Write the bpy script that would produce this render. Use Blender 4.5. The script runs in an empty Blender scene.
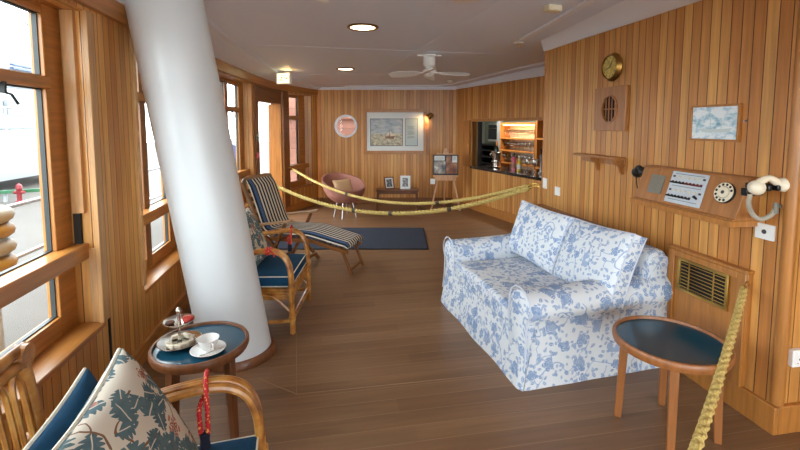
import bpy, bmesh, math, random
from mathutils import Vector, Matrix
import numpy as np
R = random.Random(7)
PI = math.pi
scene = bpy.context.scene
COL = scene.collection

# ------------------------------------------------------------------ materials
def s2l(c):
    return tuple((v / 12.92 if v <= 0.04045 else ((v + 0.055) / 1.055) ** 2.4) for v in c)
def rgb(r, g, b):
    return s2l((r / 255, g / 255, b / 255)) + (1.0,)

class N:
    def __init__(s, name):
        s.m = bpy.data.materials.new(name); s.m.use_nodes = True
        s.t = s.m.node_tree; s.t.nodes.clear()
        s.out = s.t.nodes.new('ShaderNodeOutputMaterial')
        s.b = s.t.nodes.new('ShaderNodeBsdfPrincipled')
        s.t.links.new(s.b.outputs[0], s.out.inputs[0])
    def set(s, sock, v):
        if isinstance(v, bpy.types.NodeSocket): s.t.links.new(v, sock)
        elif v is not None:
            sock.default_value = v
    def p(s, **k):
        nm = dict(color='Base Color', rough='Roughness', metal='Metallic', normal='Normal', trans='Transmission Weight', ior='IOR',
                  spec='Specular IOR Level', coat='Coat Weight', alpha='Alpha', emit='Emission Color', estr='Emission Strength', sheen='Sheen Weight')
        for a, v in k.items(): s.set(s.b.inputs[nm[a]], v)
        return s
    def node(s, typ, **attr):
        n = s.t.nodes.new(typ)
        for a, v in attr.items(): setattr(n, a, v)
        return n
    def math(s, op, a, b=None, c=None, clamp=False):
        n = s.node('ShaderNodeMath', operation=op, use_clamp=clamp)
        s.set(n.inputs[0], a)
        if b is not None: s.set(n.inputs[1], b)
        if c is not None: s.set(n.inputs[2], c)
        return n.outputs[0]
    def mix(s, f, a, b, mode='MIX'):
        n = s.node('ShaderNodeMix', data_type='RGBA', blend_type=mode)
        s.set(n.inputs[0], f); s.set(n.inputs[6], a); s.set(n.inputs[7], b)
        return n.outputs[2]
    def uv(s):
        n = s.node('ShaderNodeUVMap', uv_map='UVMap'); return n.outputs[0]
    def sep(s, v):
        n = s.node('ShaderNodeSeparateXYZ'); s.set(n.inputs[0], v); return n.outputs
    def comb(s, x=0.0, y=0.0, z=0.0):
        n = s.node('ShaderNodeCombineXYZ')
        for i, v in enumerate((x, y, z)): s.set(n.inputs[i], v)
        return n.outputs[0]
    def noise(s, vec, scale=5.0, detail=2.0, rough=0.5, dim='3D'):
        n = s.node('ShaderNodeTexNoise', noise_dimensions=dim)
        s.set(n.inputs['Vector'], vec); n.inputs['Scale'].default_value = scale
        n.inputs['Detail'].default_value = detail; n.inputs['Roughness'].default_value = rough
        return n.outputs[0]
    def white(s, v):
        n = s.node('ShaderNodeTexWhiteNoise', noise_dimensions='1D'); s.set(n.inputs['W'], v); return n.outputs[0]
    def ramp(s, f, stops, interp='LINEAR'):
        n = s.node('ShaderNodeValToRGB'); r = n.color_ramp; r.interpolation = interp
        while len(r.elements) > 1: r.elements.remove(r.elements[0])
        r.elements[0].position = stops[0][0]; r.elements[0].color = stops[0][1]
        for p, c in stops[1:]:
            e = r.elements.new(p); e.color = c
        s.set(n.inputs[0], f); return n.outputs[0]
    def bump(s, h, strength=0.3, dist=0.01):
        n = s.node('ShaderNodeBump'); n.inputs['Strength'].default_value = strength
        n.inputs['Distance'].default_value = dist; s.set(n.inputs['Height'], h); return n.outputs[0]
    def vor(s, vec, scale, rnd=0.9):
        n = s.node('ShaderNodeTexVoronoi', voronoi_dimensions='2D', feature='F1')
        s.set(n.inputs['Vector'], vec); n.inputs['Scale'].default_value = scale; n.inputs['Randomness'].default_value = rnd
        return n.outputs

def plain(name, c, rough=0.5, metal=0.0, spec=0.5, noise=0.0, nscale=12.0):
    k = N(name); col = c
    if noise:
        tc = k.node('ShaderNodeTexCoord').outputs['Object']
        f = k.noise(tc, nscale, 3)
        dark = tuple(x * (1 - noise) for x in c[:3]) + (1,); lite = tuple(min(1, x * (1 + noise * .6)) for x in c[:3]) + (1,)
        col = k.ramp(f, [(0.3, dark), (0.7, lite)])
    k.p(color=col, rough=rough, metal=metal, spec=spec)
    return k.m

def planks(name, ca, cb, w, groove, gcol, rough=0.4, swap=False, grain=0.35, seam=None, spec=0.5, length=None):
    k = N(name); u, v, _ = k.sep(k.uv())[:3]
    if swap: u, v = v, u
    q = k.math('DIVIDE', u, w); idx = k.math('FLOOR', q); fr = k.math('FRACT', q)
    wn = k.white(idx)
    if length:
        vv = k.math('FLOOR', k.math('ADD', k.math('DIVIDE', v, length), k.math('MULTIPLY', wn, 7.0)))
        wn = k.white(k.math('ADD', k.math('MULTIPLY', idx, 3.17), k.math('MULTIPLY', vv, 17.3)))
    gv = k.comb(k.math('MULTIPLY', u, 38.0), k.math('MULTIPLY', v, 1.8), k.math('MULTIPLY', idx, 3.7))
    g1 = k.noise(gv, 1.0, 4, 0.6)
    gv2 = k.comb(k.math('MULTIPLY', u, 9.0), k.math('MULTIPLY', v, 0.9), k.math('MULTIPLY', idx, 5.1))
    g2 = k.noise(gv2, 1.0, 2, 0.5)
    base = k.mix(wn, ca, cb)
    dk = k.ramp(g1, [(0.3, (1 - grain, 1 - grain * 1.05, 1 - grain * 1.1, 1)), (0.65, (1, 1, 1, 1))])
    base = k.mix(1.0, base, dk, 'MULTIPLY')
    dk2 = k.ramp(g2, [(0.25, (0.8, 0.77, 0.74, 1)), (0.7, (1.07, 1.05, 1.03, 1))])
    base = k.mix(1.0, base, dk2, 'MULTIPLY')
    edge = k.math('LESS_THAN', k.math('ABSOLUTE', k.math('SUBTRACT', fr, 0.5)), 0.5 - groove / 2)
    col = k.mix(edge, gcol, base)
    nb = k.bump(k.math('ADD', edge, k.math('MULTIPLY', g1, 0.06)), 0.5, 0.004)
    k.p(color=col, rough=rough, normal=nb, spec=spec)
    return k.m

def grainwood(name, c, rough=0.35, grain=0.35, spec=0.5, sx=30.0, sy=2.0):
    k = N(name); u, v, _ = k.sep(k.uv())[:3]
    g = k.noise(k.comb(k.math('MULTIPLY', u, sx), k.math('MULTIPLY', v, sy)), 1.0, 4, 0.6)
    dark = tuple(x * (1 - grain) for x in c[:3]) + (1,); lite = tuple(min(1, x * 1.12) for x in c[:3]) + (1,)
    k.p(color=k.ramp(g, [(0.28, dark), (0.68, lite)]), rough=rough, spec=spec, normal=k.bump(g, 0.06, 0.002))
    return k.m

def floral(name, base, fl_a, fl_b, lf_a, lf_b, stem, fs, ls, fl_r=0.42, lf_r=0.5, centre=None, weave=True, dens=0.75):
    """printed cotton: blooms, leaves and stems scattered in UV metres"""
    k = N(name); uv = k.uv()
    wob = k.noise(uv, 9.0, 2); 
    uvw = k.node('ShaderNodeVectorMath', operation='ADD'); k.set(uvw.inputs[0], uv)
    k.set(uvw.inputs[1], k.comb(k.math('MULTIPLY', k.math('SUBTRACT', wob, 0.5), 0.03), k.math('MULTIPLY', k.math('SUBTRACT', k.noise(k.comb(k.sep(uv)[1], k.sep(uv)[0], 3.0), 9.0, 2), 0.5), 0.03)))
    P = uvw.outputs[0]
    col = base
    # stems
    for sc, w in ((5.0, 0.012), (8.5, 0.012)):
        nn = k.noise(P, sc, 1.0)
        st = k.math('LESS_THAN', k.math('ABSOLUTE', k.math('SUBTRACT', nn, 0.5)), w)
        gate = k.math('GREATER_THAN', k.noise(uv, 4.0 + sc * .3, 1), 0.5)
        col = k.mix(k.math('MULTIPLY', st, gate), col, stem)
    # leaves
    for off, sc in ((0.0, ls), (0.37, ls * 1.35)):
        v = k.vor(k.comb(k.math('ADD', k.sep(P)[0], off), k.math('ADD', k.sep(P)[1], off * 1.7)), sc, 1.0)
        sub = k.node('ShaderNodeVectorMath', operation='SUBTRACT')
        k.set(sub.inputs[0], k.comb(k.math('ADD', k.sep(P)[0], off), k.math('ADD', k.sep(P)[1], off * 1.7))); k.set(sub.inputs[1], v['Position'])
        x, y = k.sep(sub.outputs[0])[:2]
        rc = k.sep(v['Color'])
        an = k.math('MULTIPLY', rc[0], 6.283); ca_, sa_ = k.math('COSINE', an), k.math('SINE', an)
        X = k.math('MULTIPLY', k.math('ADD', k.math('MULTIPLY', x, ca_), k.math('MULTIPLY', y, sa_)), sc)
        Y = k.math('MULTIPLY', k.math('SUBTRACT', k.math('MULTIPLY', y, ca_), k.math('MULTIPLY', x, sa_)), sc)
        # lobed leaf: width falls to the tips and ripples along the length
        wd = k.math('MULTIPLY', k.math('SUBTRACT', lf_r * lf_r, k.math('MULTIPLY', X, X)), 1.1)
        wd = k.math('MULTIPLY', wd, k.math('ADD', 0.7, k.math('MULTIPLY', k.math('ABSOLUTE', k.math('SINE', k.math('MULTIPLY', X, 16.0))), 0.6)))
        msk = k.math('LESS_THAN', k.math('ABSOLUTE', Y), wd)
        vein = k.math('GREATER_THAN', k.math('ABSOLUTE', Y), 0.025)
        msk = k.math('MULTIPLY', k.math('MULTIPLY', msk, vein), k.math('GREATER_THAN', rc[1], 1 - dens))
        tone = k.mix(k.noise(P, 45.0, 2), lf_a, lf_b)
        tone = k.mix(k.math('MULTIPLY', rc[2], 0.5), tone, lf_b)
        col = k.mix(msk, col, tone)
    # blooms
    v = k.vor(P, fs, 0.95)
    sub = k.node('ShaderNodeVectorMath', operation='SUBTRACT'); k.set(sub.inputs[0], P); k.set(sub.inputs[1], v['Position'])
    x, y = k.sep(sub.outputs[0])[:2]
    rr = k.math('MULTIPLY', k.math('SQRT', k.math('ADD', k.math('MULTIPLY', x, x), k.math('MULTIPLY', y, y))), fs)
    th = k.math('ARCTAN2', y, x); rc = k.sep(v['Color'])
    lob = k.math('ABSOLUTE', k.math('COSINE', k.math('ADD', k.math('MULTIPLY', th, 2.5), k.math('MULTIPLY', rc[0], 6.0))))
    rad = k.math('MULTIPLY', k.math('ADD', 0.62, k.math('MULTIPLY', lob, 0.38)), k.math('MULTIPLY', k.math('ADD', 0.55, k.math('MULTIPLY', rc[2], 0.45)), fl_r))
    fm = k.math('MULTIPLY', k.math('LESS_THAN', rr, rad), k.math('GREATER_THAN', rc[1], 1 - dens))
    ring = k.math('SINE', k.math('ADD', k.math('MULTIPLY', rr, 46.0), k.math('MULTIPLY', lob, 5.0)))
    tone = k.mix(k.math('ADD', 0.5, k.math('MULTIPLY', ring, 0.42), clamp=True), fl_a, fl_b)
    fm = k.math('MULTIPLY', fm, k.math('GREATER_THAN', k.math('ADD', ring, k.math('MULTIPLY', k.noise(P, 60.0, 2), 1.2)), -0.05))
    if centre is not None:
        tone = k.mix(k.math('LESS_THAN', rr, 0.09), tone, centre)
    col = k.mix(fm, col, tone)
    wv = k.noise(uv, 400.0, 1)
    fold = k.noise(k.node('ShaderNodeTexCoord').outputs['Object'], 5.0, 2)
    k.p(color=col, rough=0.85, spec=0.2, normal=k.bump(k.math('ADD', k.math('MULTIPLY', wv, 0.05), fold), 0.35, 0.02))
    return k.m

MAT = {}
MAT['panel'] = planks('teak_boards', rgb(234, 176, 100), rgb(198, 130, 64), 0.066, 0.075, rgb(78, 40, 16), 0.36, grain=0.30)
MAT['floor'] = planks('deck_boards', rgb(142, 108, 78), rgb(126, 93, 66), 0.118, 0.02, rgb(156, 124, 92), 0.36, swap=True, grain=0.22, length=2.1)
MAT['trimwood'] = grainwood('varnished_teak', rgb(182, 120, 58), 0.33)
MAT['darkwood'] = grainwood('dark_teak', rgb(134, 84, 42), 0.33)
MAT['table'] = grainwood('table_wood', rgb(118, 72, 42), 0.34)
MAT['tablelight'] = grainwood('warm_table_wood', rgb(156, 98, 54), 0.34)
MAT['palewood'] = grainwood('weathered_teak', rgb(170, 134, 100), 0.5)
MAT['console'] = grainwood('console_teak', rgb(172, 114, 62), 0.35)
MAT['easel'] = grainwood('beech', rgb(226, 176, 134), 0.45)
MAT['sofapiping'] = plain('pale_blue_piping', rgb(204, 210, 224), 0.85)
MAT['jambwood'] = grainwood('pale_teak', rgb(198, 150, 98), 0.4)
MAT['bouncepaint'] = plain('bounce_deck_paint', rgb(190, 186, 180), 0.7)  # bright tone for the added light-bouncing deck
MAT['ceiling'] = plain('ceiling_paint', rgb(232, 239, 254), 0.55)
MAT['white'] = plain('white_gloss_paint', rgb(240, 245, 254), 0.35)
MAT['pillar'] = plain('column_paint', rgb(220, 226, 230), 0.32, noise=0.03, nscale=2.0)
MAT['plastic'] = plain('white_plastic', rgb(240, 240, 238), 0.35)
MAT['ivory'] = plain('ivory_bakelite', rgb(236, 226, 202), 0.25)
MAT['black'] = plain('black_bakelite', rgb(22, 22, 24), 0.3)
MAT['gapshade'] = plain('painted_gap_shade', rgb(24, 18, 14), 0.8)  # near-black standing in for shade in slots, gaps and behind louvres
MAT['brass'] = plain('brass', rgb(206, 168, 92), 0.28, 1.0)
MAT['darkbrass'] = plain('aged_brass', rgb(150, 112, 58), 0.35, 1.0)
MAT['silver'] = plain('silver', rgb(226, 222, 214), 0.16, 1.0)
MAT['steel'] = plain('steel', rgb(170, 170, 172), 0.3, 1.0)
MAT['blue'] = plain('navy_blue_cotton', rgb(25, 70, 102), 0.85, spec=0.2, noise=0.12, nscale=30)
MAT['piping'] = plain('cream_piping', rgb(226, 220, 204), 0.8)
MAT['blueglass'] = plain('blue_table_surface', rgb(26, 74, 96), 0.14, spec=0.5)
MAT['rug'] = plain('navy_mat', rgb(66, 72, 86), 0.95, spec=0.1, noise=0.2, nscale=60)
MAT['rug_edge'] = plain('black_mat_border', rgb(30, 34, 42), 0.9)
MAT['china'] = plain('white_china', rgb(242, 242, 240), 0.15)
def flecked():
    k = N('red_cord'); tc = k.node('ShaderNodeTexCoord').outputs['Object']
    f = k.math('GREATER_THAN', k.noise(tc, 130.0, 0), 0.66)
    k.p(color=k.mix(f, rgb(192, 28, 40), rgb(226, 170, 90)), rough=0.7); return k.m
MAT['red'] = flecked()
MAT['navytassel'] = plain('navy_cord', rgb(22, 26, 48), 0.85)
MAT['redcake'] = plain('red_cake', rgb(190, 60, 50), 0.5)
MAT['pastry'] = plain('pastry', rgb(226, 212, 190), 0.7)
MAT['choc'] = plain('chocolate_cake', rgb(84, 52, 38), 0.6)
MAT['pink'] = plain('dusty_pink_weave', rgb(170, 114, 98), 0.7, noise=0.18, nscale=60)
MAT['redpad'] = plain('red_pad', rgb(186, 84, 66), 0.8)
MAT['beige'] = plain('beige_cushion', rgb(200, 164, 126), 0.9, spec=0.1)
MAT['creambox'] = plain('cream_plastic', rgb(222, 210, 178), 0.45)
MAT['fan'] = plain('fan_white', rgb(244, 242, 238), 0.4)
MAT['socket_dark'] = plain('socket_dark', rgb(70, 66, 62), 0.5)
MAT['paper'] = plain('mount_paper', rgb(232, 236, 234), 0.8)
MAT['textpaper'] = plain('grey_blue_paper', rgb(200, 214, 214), 0.8)
MAT['ink'] = plain('grey_ink', rgb(110, 128, 132), 0.8)
MAT['blackframe'] = plain('dark_keyline', rgb(52, 54, 62), 0.5)
MAT['granite'] = plain('dark_granite', rgb(44, 40, 38), 0.12, noise=0.4, nscale=90)
MAT['appliance'] = plain('appliance_dark', rgb(30, 32, 36), 0.2)
MAT['barwall'] = plain('grey_green_wall', rgb(120, 128, 118), 0.6)
MAT['quay'] = plain('quay_concrete', rgb(74, 68, 63), 0.9, noise=0.12, nscale=1.5)
MAT['hull'] = plain('boat_white', rgb(158, 161, 164), 0.4)
MAT['boatgrey'] = plain('boat_grey', rgb(128, 133, 136), 0.5)
MAT['boatblue'] = plain('boat_blue', rgb(50, 66, 104), 0.5)
MAT['salmon'] = planks('salmon_cladding', rgb(136, 92, 76), rgb(128, 84, 68), 0.5, 0.03, rgb(96, 60, 50), 0.7, swap=True, grain=0.1)
MAT['buoyyellow'] = plain('yellow_rubber', rgb(120, 90, 20), 0.6, noise=0.15, nscale=8)
MAT['buoypale'] = plain('pale_rubber', rgb(118, 112, 96), 0.6)
MAT['hydrant'] = plain('red_paint', rgb(110, 20, 26), 0.5)
MAT['green'] = plain('green_paint', rgb(24, 80, 48), 0.5)
MAT['signgreen'] = plain('sign_green', rgb(40, 120, 78), 0.5)
MAT['callred'] = plain('call_point_red', rgb(206, 60, 70), 0.4)
MAT['pinkbottle'] = plain('pink_spirit', rgb(206, 96, 116), 0.15)
MAT['yellowbottle'] = plain('yellow_spirit', rgb(226, 190, 70), 0.15)
MAT['darkbottle'] = plain('dark_green_bottle', rgb(40, 46, 34), 0.15)
MAT['foil'] = plain('orange_foil', rgb(206, 120, 56), 0.3, 0.6)
MAT['rubber'] = plain('dark_gasket', rgb(40, 46, 46), 0.5)
MAT['ropeband'] = plain('leather_band', rgb(70, 58, 48), 0.7)  # dark leather wound round the barrier ropes
MAT['panelgrey'] = plain('switch_panel_grey', rgb(196, 204, 212), 0.4)
MAT['meter'] = plain('speaker_grille_grey', rgb(128, 124, 112), 0.5, noise=0.2, nscale=200)
MAT['burgundy'] = plain('burgundy_switch', rgb(120, 48, 52), 0.4)
MAT['speakercloth'] = plain('dark_purple_cloth', rgb(46, 28, 34), 0.9)
MAT['dialface'] = plain('dial_gold', rgb(206, 182, 96), 0.35, 0.3, noise=0.35, nscale=25)

def rope_mat(name, a, b):
    k = N(name); tc = k.node('ShaderNodeTexCoord').outputs['Object']
    k.p(color=k.ramp(k.noise(tc, 120.0, 3), [(0.3, a), (0.7, b)]), rough=0.9, spec=0.1)
    return k.m
MAT['rope'] = rope_mat('manila_rope', rgb(172, 144, 76), rgb(224, 200, 130))

def cane():
    k = N('varnished_cane'); tc = k.node('ShaderNodeTexCoord').outputs['Object']
    f = k.noise(tc, 14.0, 3); g = k.noise(tc, 70.0, 2)
    c = k.ramp(f, [(0.3, rgb(124, 74, 28)), (0.5, rgb(184, 122, 54)), (0.72, rgb(214, 160, 84))])
    k.p(color=k.mix(k.math('MULTIPLY', g, 0.25), c, rgb(96, 56, 24)), rough=0.28)
    return k.m
MAT['cane'] = cane()
def emit(name, c, s):
    k = N(name); k.p(color=c, emit=c, estr=s); return k.m
MAT['lamp'] = emit('lamp_glow', rgb(255, 236, 196), 9.0)
MAT['warmbulb'] = emit('warm_bulb', rgb(255, 190, 110), 12.0)
MAT['exitglow'] = emit('exit_glow', rgb(255, 246, 190), 1.5)
MAT['bulbpink'] = emit('reflector_glow', rgb(255, 210, 190), 4.0)

def glass(name, tint=(1, 1, 1, 1), refl=.015):
    k = N(name)
    t = k.node('ShaderNodeBsdfTransparent'); t.inputs[0].default_value = tint
    g = k.node('ShaderNodeBsdfGlossy'); g.inputs['Roughness'].default_value = 0.02
    mx = k.node('ShaderNodeMixShader'); mx.inputs[0].default_value = refl
    k.t.links.new(t.outputs[0], mx.inputs[1]); k.t.links.new(g.outputs[0], mx.inputs[2])
    k.t.links.new(mx.outputs[0], k.out.inputs[0]); return k.m
MAT['glass'] = glass('window_glass', (0.97, 1.0, 0.99, 1))
MAT['wineglass'] = glass('wine_glass', (0.9, 0.9, 0.88, 1), .12)

MAT['sofa'] = floral('blue_floral_cotton', rgb(220, 225, 231), rgb(62, 98, 160), rgb(150, 176, 212), rgb(84, 118, 174), rgb(166, 188, 216), rgb(164, 182, 212), 8.5, 20.0, 0.5, 0.42, dens=0.5)
MAT['chintz'] = floral('green_floral_chintz', rgb(212, 203, 188), rgb(214, 184, 150), rgb(160, 96, 92), rgb(44, 70, 92), rgb(104, 128, 130), rgb(128, 96, 72), 7.0, 10.5, 0.28, 0.60, centre=rgb(150, 84, 60), dens=0.72)

def stripes():
    k = N('navy_striped_canvas'); u = k.sep(k.uv())[0]
    fr = k.math('FRACT', k.math('DIVIDE', u, 0.054))
    a = k.math('LESS_THAN', k.math('ABSOLUTE', k.math('SUBTRACT', fr, 0.5)), 0.25)
    col = k.mix(a, rgb(214, 206, 192), rgb(38, 42, 56))
    band = k.math('LESS_THAN', k.math('ABSOLUTE', k.math('SUBTRACT', u, 0.058)), 0.020)
    col = k.mix(band, col, rgb(74, 100, 136))
    k.p(color=col, rough=0.9, spec=0.1); return k.m
MAT['stripe'] = stripes()

def painting(name, seed, dark=False):
    """loose watercolour of sea and sky"""
    k = N(name); u, v, _ = k.sep(k.uv())[:3]
    n = k.noise(k.comb(k.math('MULTIPLY', u, 2.2), k.math('MULTIPLY', v, 6.0), seed), 3.0, 5, 0.65)
    n2 = k.noise(k.comb(u, v, seed + 4), 16.0, 4, 0.6)
    sky = k.ramp(n, [(0.3, rgb(112, 130, 146)), (0.5, rgb(172, 180, 184)), (0.7, rgb(210, 208, 200))])
    sea = k.ramp(n2, [(0.3, rgb(64, 78, 98)), (0.42, rgb(160, 150, 124)), (0.6, rgb(214, 202, 168))])
    k.p(color=k.mix(k.math('GREATER_THAN', v, k.math('ADD', 0.17, k.math('MULTIPLY', n2, 0.12))), sea, sky), rough=0.35)
    return k.m
MAT['seapic'] = painting('watercolour_sea', 1.0)
def skyprint():
    k = N('pale_blue_print'); u, v, _ = k.sep(k.uv())[:3]
    n = k.noise(k.comb(k.math('MULTIPLY', u, 1.0), k.math('MULTIPLY', v, 1.6), 2.0), 14.0, 4, 0.6)
    c = k.ramp(n, [(0.3, rgb(110, 160, 186)), (0.42, rgb(176, 210, 224)), (0.54, rgb(236, 244, 248))])
    k.p(color=c, rough=0.2); return k.m
MAT['blueprint'] = skyprint()
def photo(name, a, b, c, sc=22.0):
    k = N(name); uv = k.uv(); n = k.noise(uv, sc, 3, 0.5)
    k.p(color=k.ramp(n, [(0.35, a), (0.5, b), (0.65, c)]), rough=0.3); return k.m
MAT['photobw'] = photo('old_photograph', rgb(46, 48, 54), rgb(120, 122, 126), rgb(208, 208, 206))
MAT['boardpic'] = photo('display_photograph', rgb(70, 80, 92), rgb(150, 140, 130), rgb(216, 214, 208), 7.0)
MAT['boardpic_warm'] = photo('warm_photograph', rgb(96, 52, 34), rgb(150, 92, 60), rgb(192, 142, 104), 5.0)

# ------------------------------------------------------------------ mesh builder
class B:
    def __init__(s):
        s.bm = bmesh.new(); s.uvl = s.bm.loops.layers.uv.new('UVMap'); s.done = s.bm.faces.layers.int.new('done')
    def box(s, c, d, rot=None):
        M = Matrix.Translation(Vector(c)) @ (rot.to_4x4() if rot is not None else Matrix.Identity(4)) @ Matrix.Diagonal((d[0], d[1], d[2], 1))
        bmesh.ops.create_cube(s.bm, size=1, matrix=M); return s
    def b2(s, lo, hi):
        lo, hi = Vector(lo), Vector(hi); return s.box((lo + hi) / 2, [abs(a) for a in (hi - lo)])
    def bar(s, p0, p1, w, h, upv=(0, 0, 1), w1=None, h1=None):
        p0, p1 = Vector(p0), Vector(p1); a = (p1 - p0).normalized()
        x = a.cross(Vector(upv))
        if x.length < 1e-4: x = a.cross(Vector((1, 0, 0)))
        x.normalize(); y = x.cross(a)
        w1 = w if w1 is None else w1; h1 = h if h1 is None else h1
        vs = []
        for p, ww, hh in ((p0, w, h), (p1, w1, h1)):
            for sx, sy in ((-1, -1), (1, -1), (1, 1), (-1, 1)): vs.append(s.bm.verts.new(p + x * sx * ww / 2 + y * sy * hh / 2))
        F = []
        for i in range(4): F.append((s.bm.faces.new((vs[i], vs[(i + 1) % 4], vs[4 + (i + 1) % 4], vs[4 + i])), ww if i % 2 == 0 else hh))
        L = (p1 - p0).length
        for f, wd in F:
            for l, t in zip(f.loops, ((0, 0), (wd, 0), (wd, L), (0, L))): l[s.uvl].uv = t
            f[s.done] = 1
        s.bm.faces.new(vs[3::-1]); s.bm.faces.new(vs[4:]); return s
    def surf(s, rows, cu=False, cv=False, uvo=(0, 0), flip=False):
        """grid surface with arc-length UVs (u along a row, v across rows)"""
        P = [[Vector(p) for p in r] for r in rows]; n, m = len(P), len(P[0])
        V = [[s.bm.verts.new(p) for p in r] for r in P]
        us = [0.0]
        for j in range(1, m + 1): us.append(us[-1] + sum((P[i][j % m] - P[i][j - 1]).length for i in range(n)) / n)
        vs = [0.0]
        for i in range(1, n + 1): vs.append(vs[-1] + sum((P[i % n][j] - P[i - 1][j]).length for j in range(m)) / m)
        for i in range(n if cv else n - 1):
            for j in range(m if cu else m - 1):
                i2, j2 = (i + 1) % n, (j + 1) % m
                q = [V[i][j], V[i][j2], V[i2][j2], V[i2][j]]
                t = [(us[j], vs[i]), (us[j + 1], vs[i]), (us[j + 1], vs[i + 1]), (us[j], vs[i + 1])]
                if flip: q, t = q[::-1], t[::-1]
                try: f = s.bm.faces.new(q)
                except ValueError: continue
                for l, w in zip(f.loops, t): l[s.uvl].uv = (w[0] + uvo[0], w[1] + uvo[1])
                f[s.done] = 1
        return V
    def cap(s, ring, flip=False):
        try: s.bm.faces.new(ring[::-1] if flip else ring)
        except ValueError: pass
    def tube(s, pts, r, n=8, closed=False, cap=True, mod=None):
        pts = [Vector(p) for p in pts]; k = len(pts)
        rows = []; prev = None; acc = 0
        for i, p in enumerate(pts):
            a = pts[(i + 1) % k] if (closed or i < k - 1) else pts[i]
            b = pts[i - 1] if (closed or i > 0) else pts[i]
            t = (a - b).normalized()
            if prev is None:
                x = t.cross(Vector((0, 0, 1)))
                if x.length < 1e-3: x = t.cross(Vector((1, 0, 0)))
            else: x = prev - t * prev.dot(t)
            x.normalize(); prev = x; y = t.cross(x)
            if i: acc += (p - pts[i - 1]).length
            rr = r[i] if isinstance(r, (list, tuple)) else r
            rows.append([p + (x * math.cos(2 * PI * j / n) + y * math.sin(2 * PI * j / n)) * (rr * (mod(2 * PI * j / n, acc) if mod else 1)) for j in range(n)])
        V = s.surf(rows, cu=True, cv=closed)
        if cap and not closed: s.cap(V[0], True); s.cap(V[-1])
        return s
    def lathe(s, prof, c=(0, 0, 0), n=24, M=None, cap=True):
        M = M or Matrix.Identity(3); c = Vector(c)
        rows = [[c + M @ Vector((r * math.cos(2 * PI * j / n), r * math.sin(2 * PI * j / n), z)) for j in range(n)] for r, z in prof]
        V = s.surf(rows, cu=True)
        if cap:
            if prof[0][0] > 1e-5: s.cap(V[0], True)
            if prof[-1][0] > 1e-5: s.cap(V[-1])
        return s
    def cyl(s, p0, p1, r, r1=None, n=12):
        return s.tube([p0, p1], [r, r if r1 is None else r1], n)
    def prism(s, pts, vec):
        vec = Vector(vec); a = [s.bm.verts.new(Vector(p)) for p in pts]; b = [s.bm.verts.new(Vector(p) + vec) for p in pts]
        k = len(a)
        s.bm.faces.new(a[::-1]); s.bm.faces.new(b)
        for i in range(k): s.bm.faces.new((a[i], a[(i + 1) % k], b[(i + 1) % k], b[i]))
        return s
    def sphere(s, c, r, n=12, sc=(1, 1, 1)):
        prof = [(math.sin(PI * i / (n // 2)) , -math.cos(PI * i / (n // 2))) for i in range(n // 2 + 1)]
        c = Vector(c)
        rows = [[c + Vector((a * r * sc[0] * math.cos(2 * PI * j / n), a * r * sc[1] * math.sin(2 * PI * j / n), z * r * sc[2])) for j in range(n)] for a, z in prof]
        s.surf(rows, cu=True); return s
    def pillow(s, w, h, t, M, n=14, pinch=0.06, crown=2.6, side=0.012, uvo=(0, 0)):
        """soft cushion in the local xy plane of M, thickness along local z"""
        def row(sg):
            rows = []
            for i in range(n + 1):
                r = []
                for j in range(n + 1):
                    u, v = -1 + 2 * j / n, -1 + 2 * i / n
                    # softened square sampling for denser edges
                    u, v = math.sin(u * PI / 2), math.sin(v * PI / 2)
                    k = ((1 - abs(u) ** crown) * (1 - abs(v) ** crown)) ** 0.5
                    x = u * w / 2 * (1 - pinch * (1 - abs(v) ** 2)); y = v * h / 2 * (1 - pinch * (1 - abs(u) ** 2))
                    r.append(M @ Vector((x, y, sg * (side + t / 2 * k))))
                rows.append(r)
            return rows
        a = s.surf(row(1), uvo=uvo); b = s.surf(row(-1), flip=True, uvo=(uvo[0] + 0.31, uvo[1] + 0.17))
        ea = a[0] + [r[-1] for r in a[1:]] + a[-1][-2::-1] + [r[0] for r in a[-2:0:-1]]
        eb = b[0] + [r[-1] for r in b[1:]] + b[-1][-2::-1] + [r[0] for r in b[-2:0:-1]]
        k = len(ea)
        for i in range(k): s.bm.faces.new((ea[i], eb[i], eb[(i + 1) % k], ea[(i + 1) % k]))
        return [(M, w, h, pinch)]
    def build(s, name, mat, parent=None, bevel=0, seg=2, sub=0, ang=40, origin=None, uvmode=None, recalc=True):
        bm = s.bm
        if recalc: bmesh.ops.recalc_face_normals(bm, faces=bm.faces)
        bm.normal_update()
        for f in bm.faces:
            if f[s.done]: continue
            nx, ny, nz = f.normal
            for l in f.loops:
                c = l.vert.co
                if abs(nz) > 0.7: uv = (c.x, c.y)
                else:
                    h = math.hypot(nx, ny) or 1; uv = (-c.x * ny / h + c.y * nx / h if abs(nx) <= abs(ny) else (c.y * nx - c.x * ny) / h, c.z)
                l[s.uvl].uv = uv
        if origin is not None:
            o_ = Vector(origin)
            for v in bm.verts: v.co -= o_
        me = bpy.data.meshes.new(name); bm.to_mesh(me); bm.free()
        for p in me.polygons: p.use_smooth = True
        me.set_sharp_from_angle(angle=math.radians(ang))
        me.materials.append(MAT[mat] if isinstance(mat, str) else mat)
        o = bpy.data.objects.new(name, me); COL.objects.link(o)
        if parent is not None: o.parent = parent
        if origin is not None and parent is None: o.location = origin
        if bevel:
            md = o.modifiers.new('bevel', 'BEVEL'); md.width = bevel; md.segments = seg; md.limit_method = 'ANGLE'; md.angle_limit = math.radians(50)
        if sub:
            md = o.modifiers.new('sub', 'SUBSURF'); md.levels = sub; md.render_levels = sub
        return o

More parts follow.
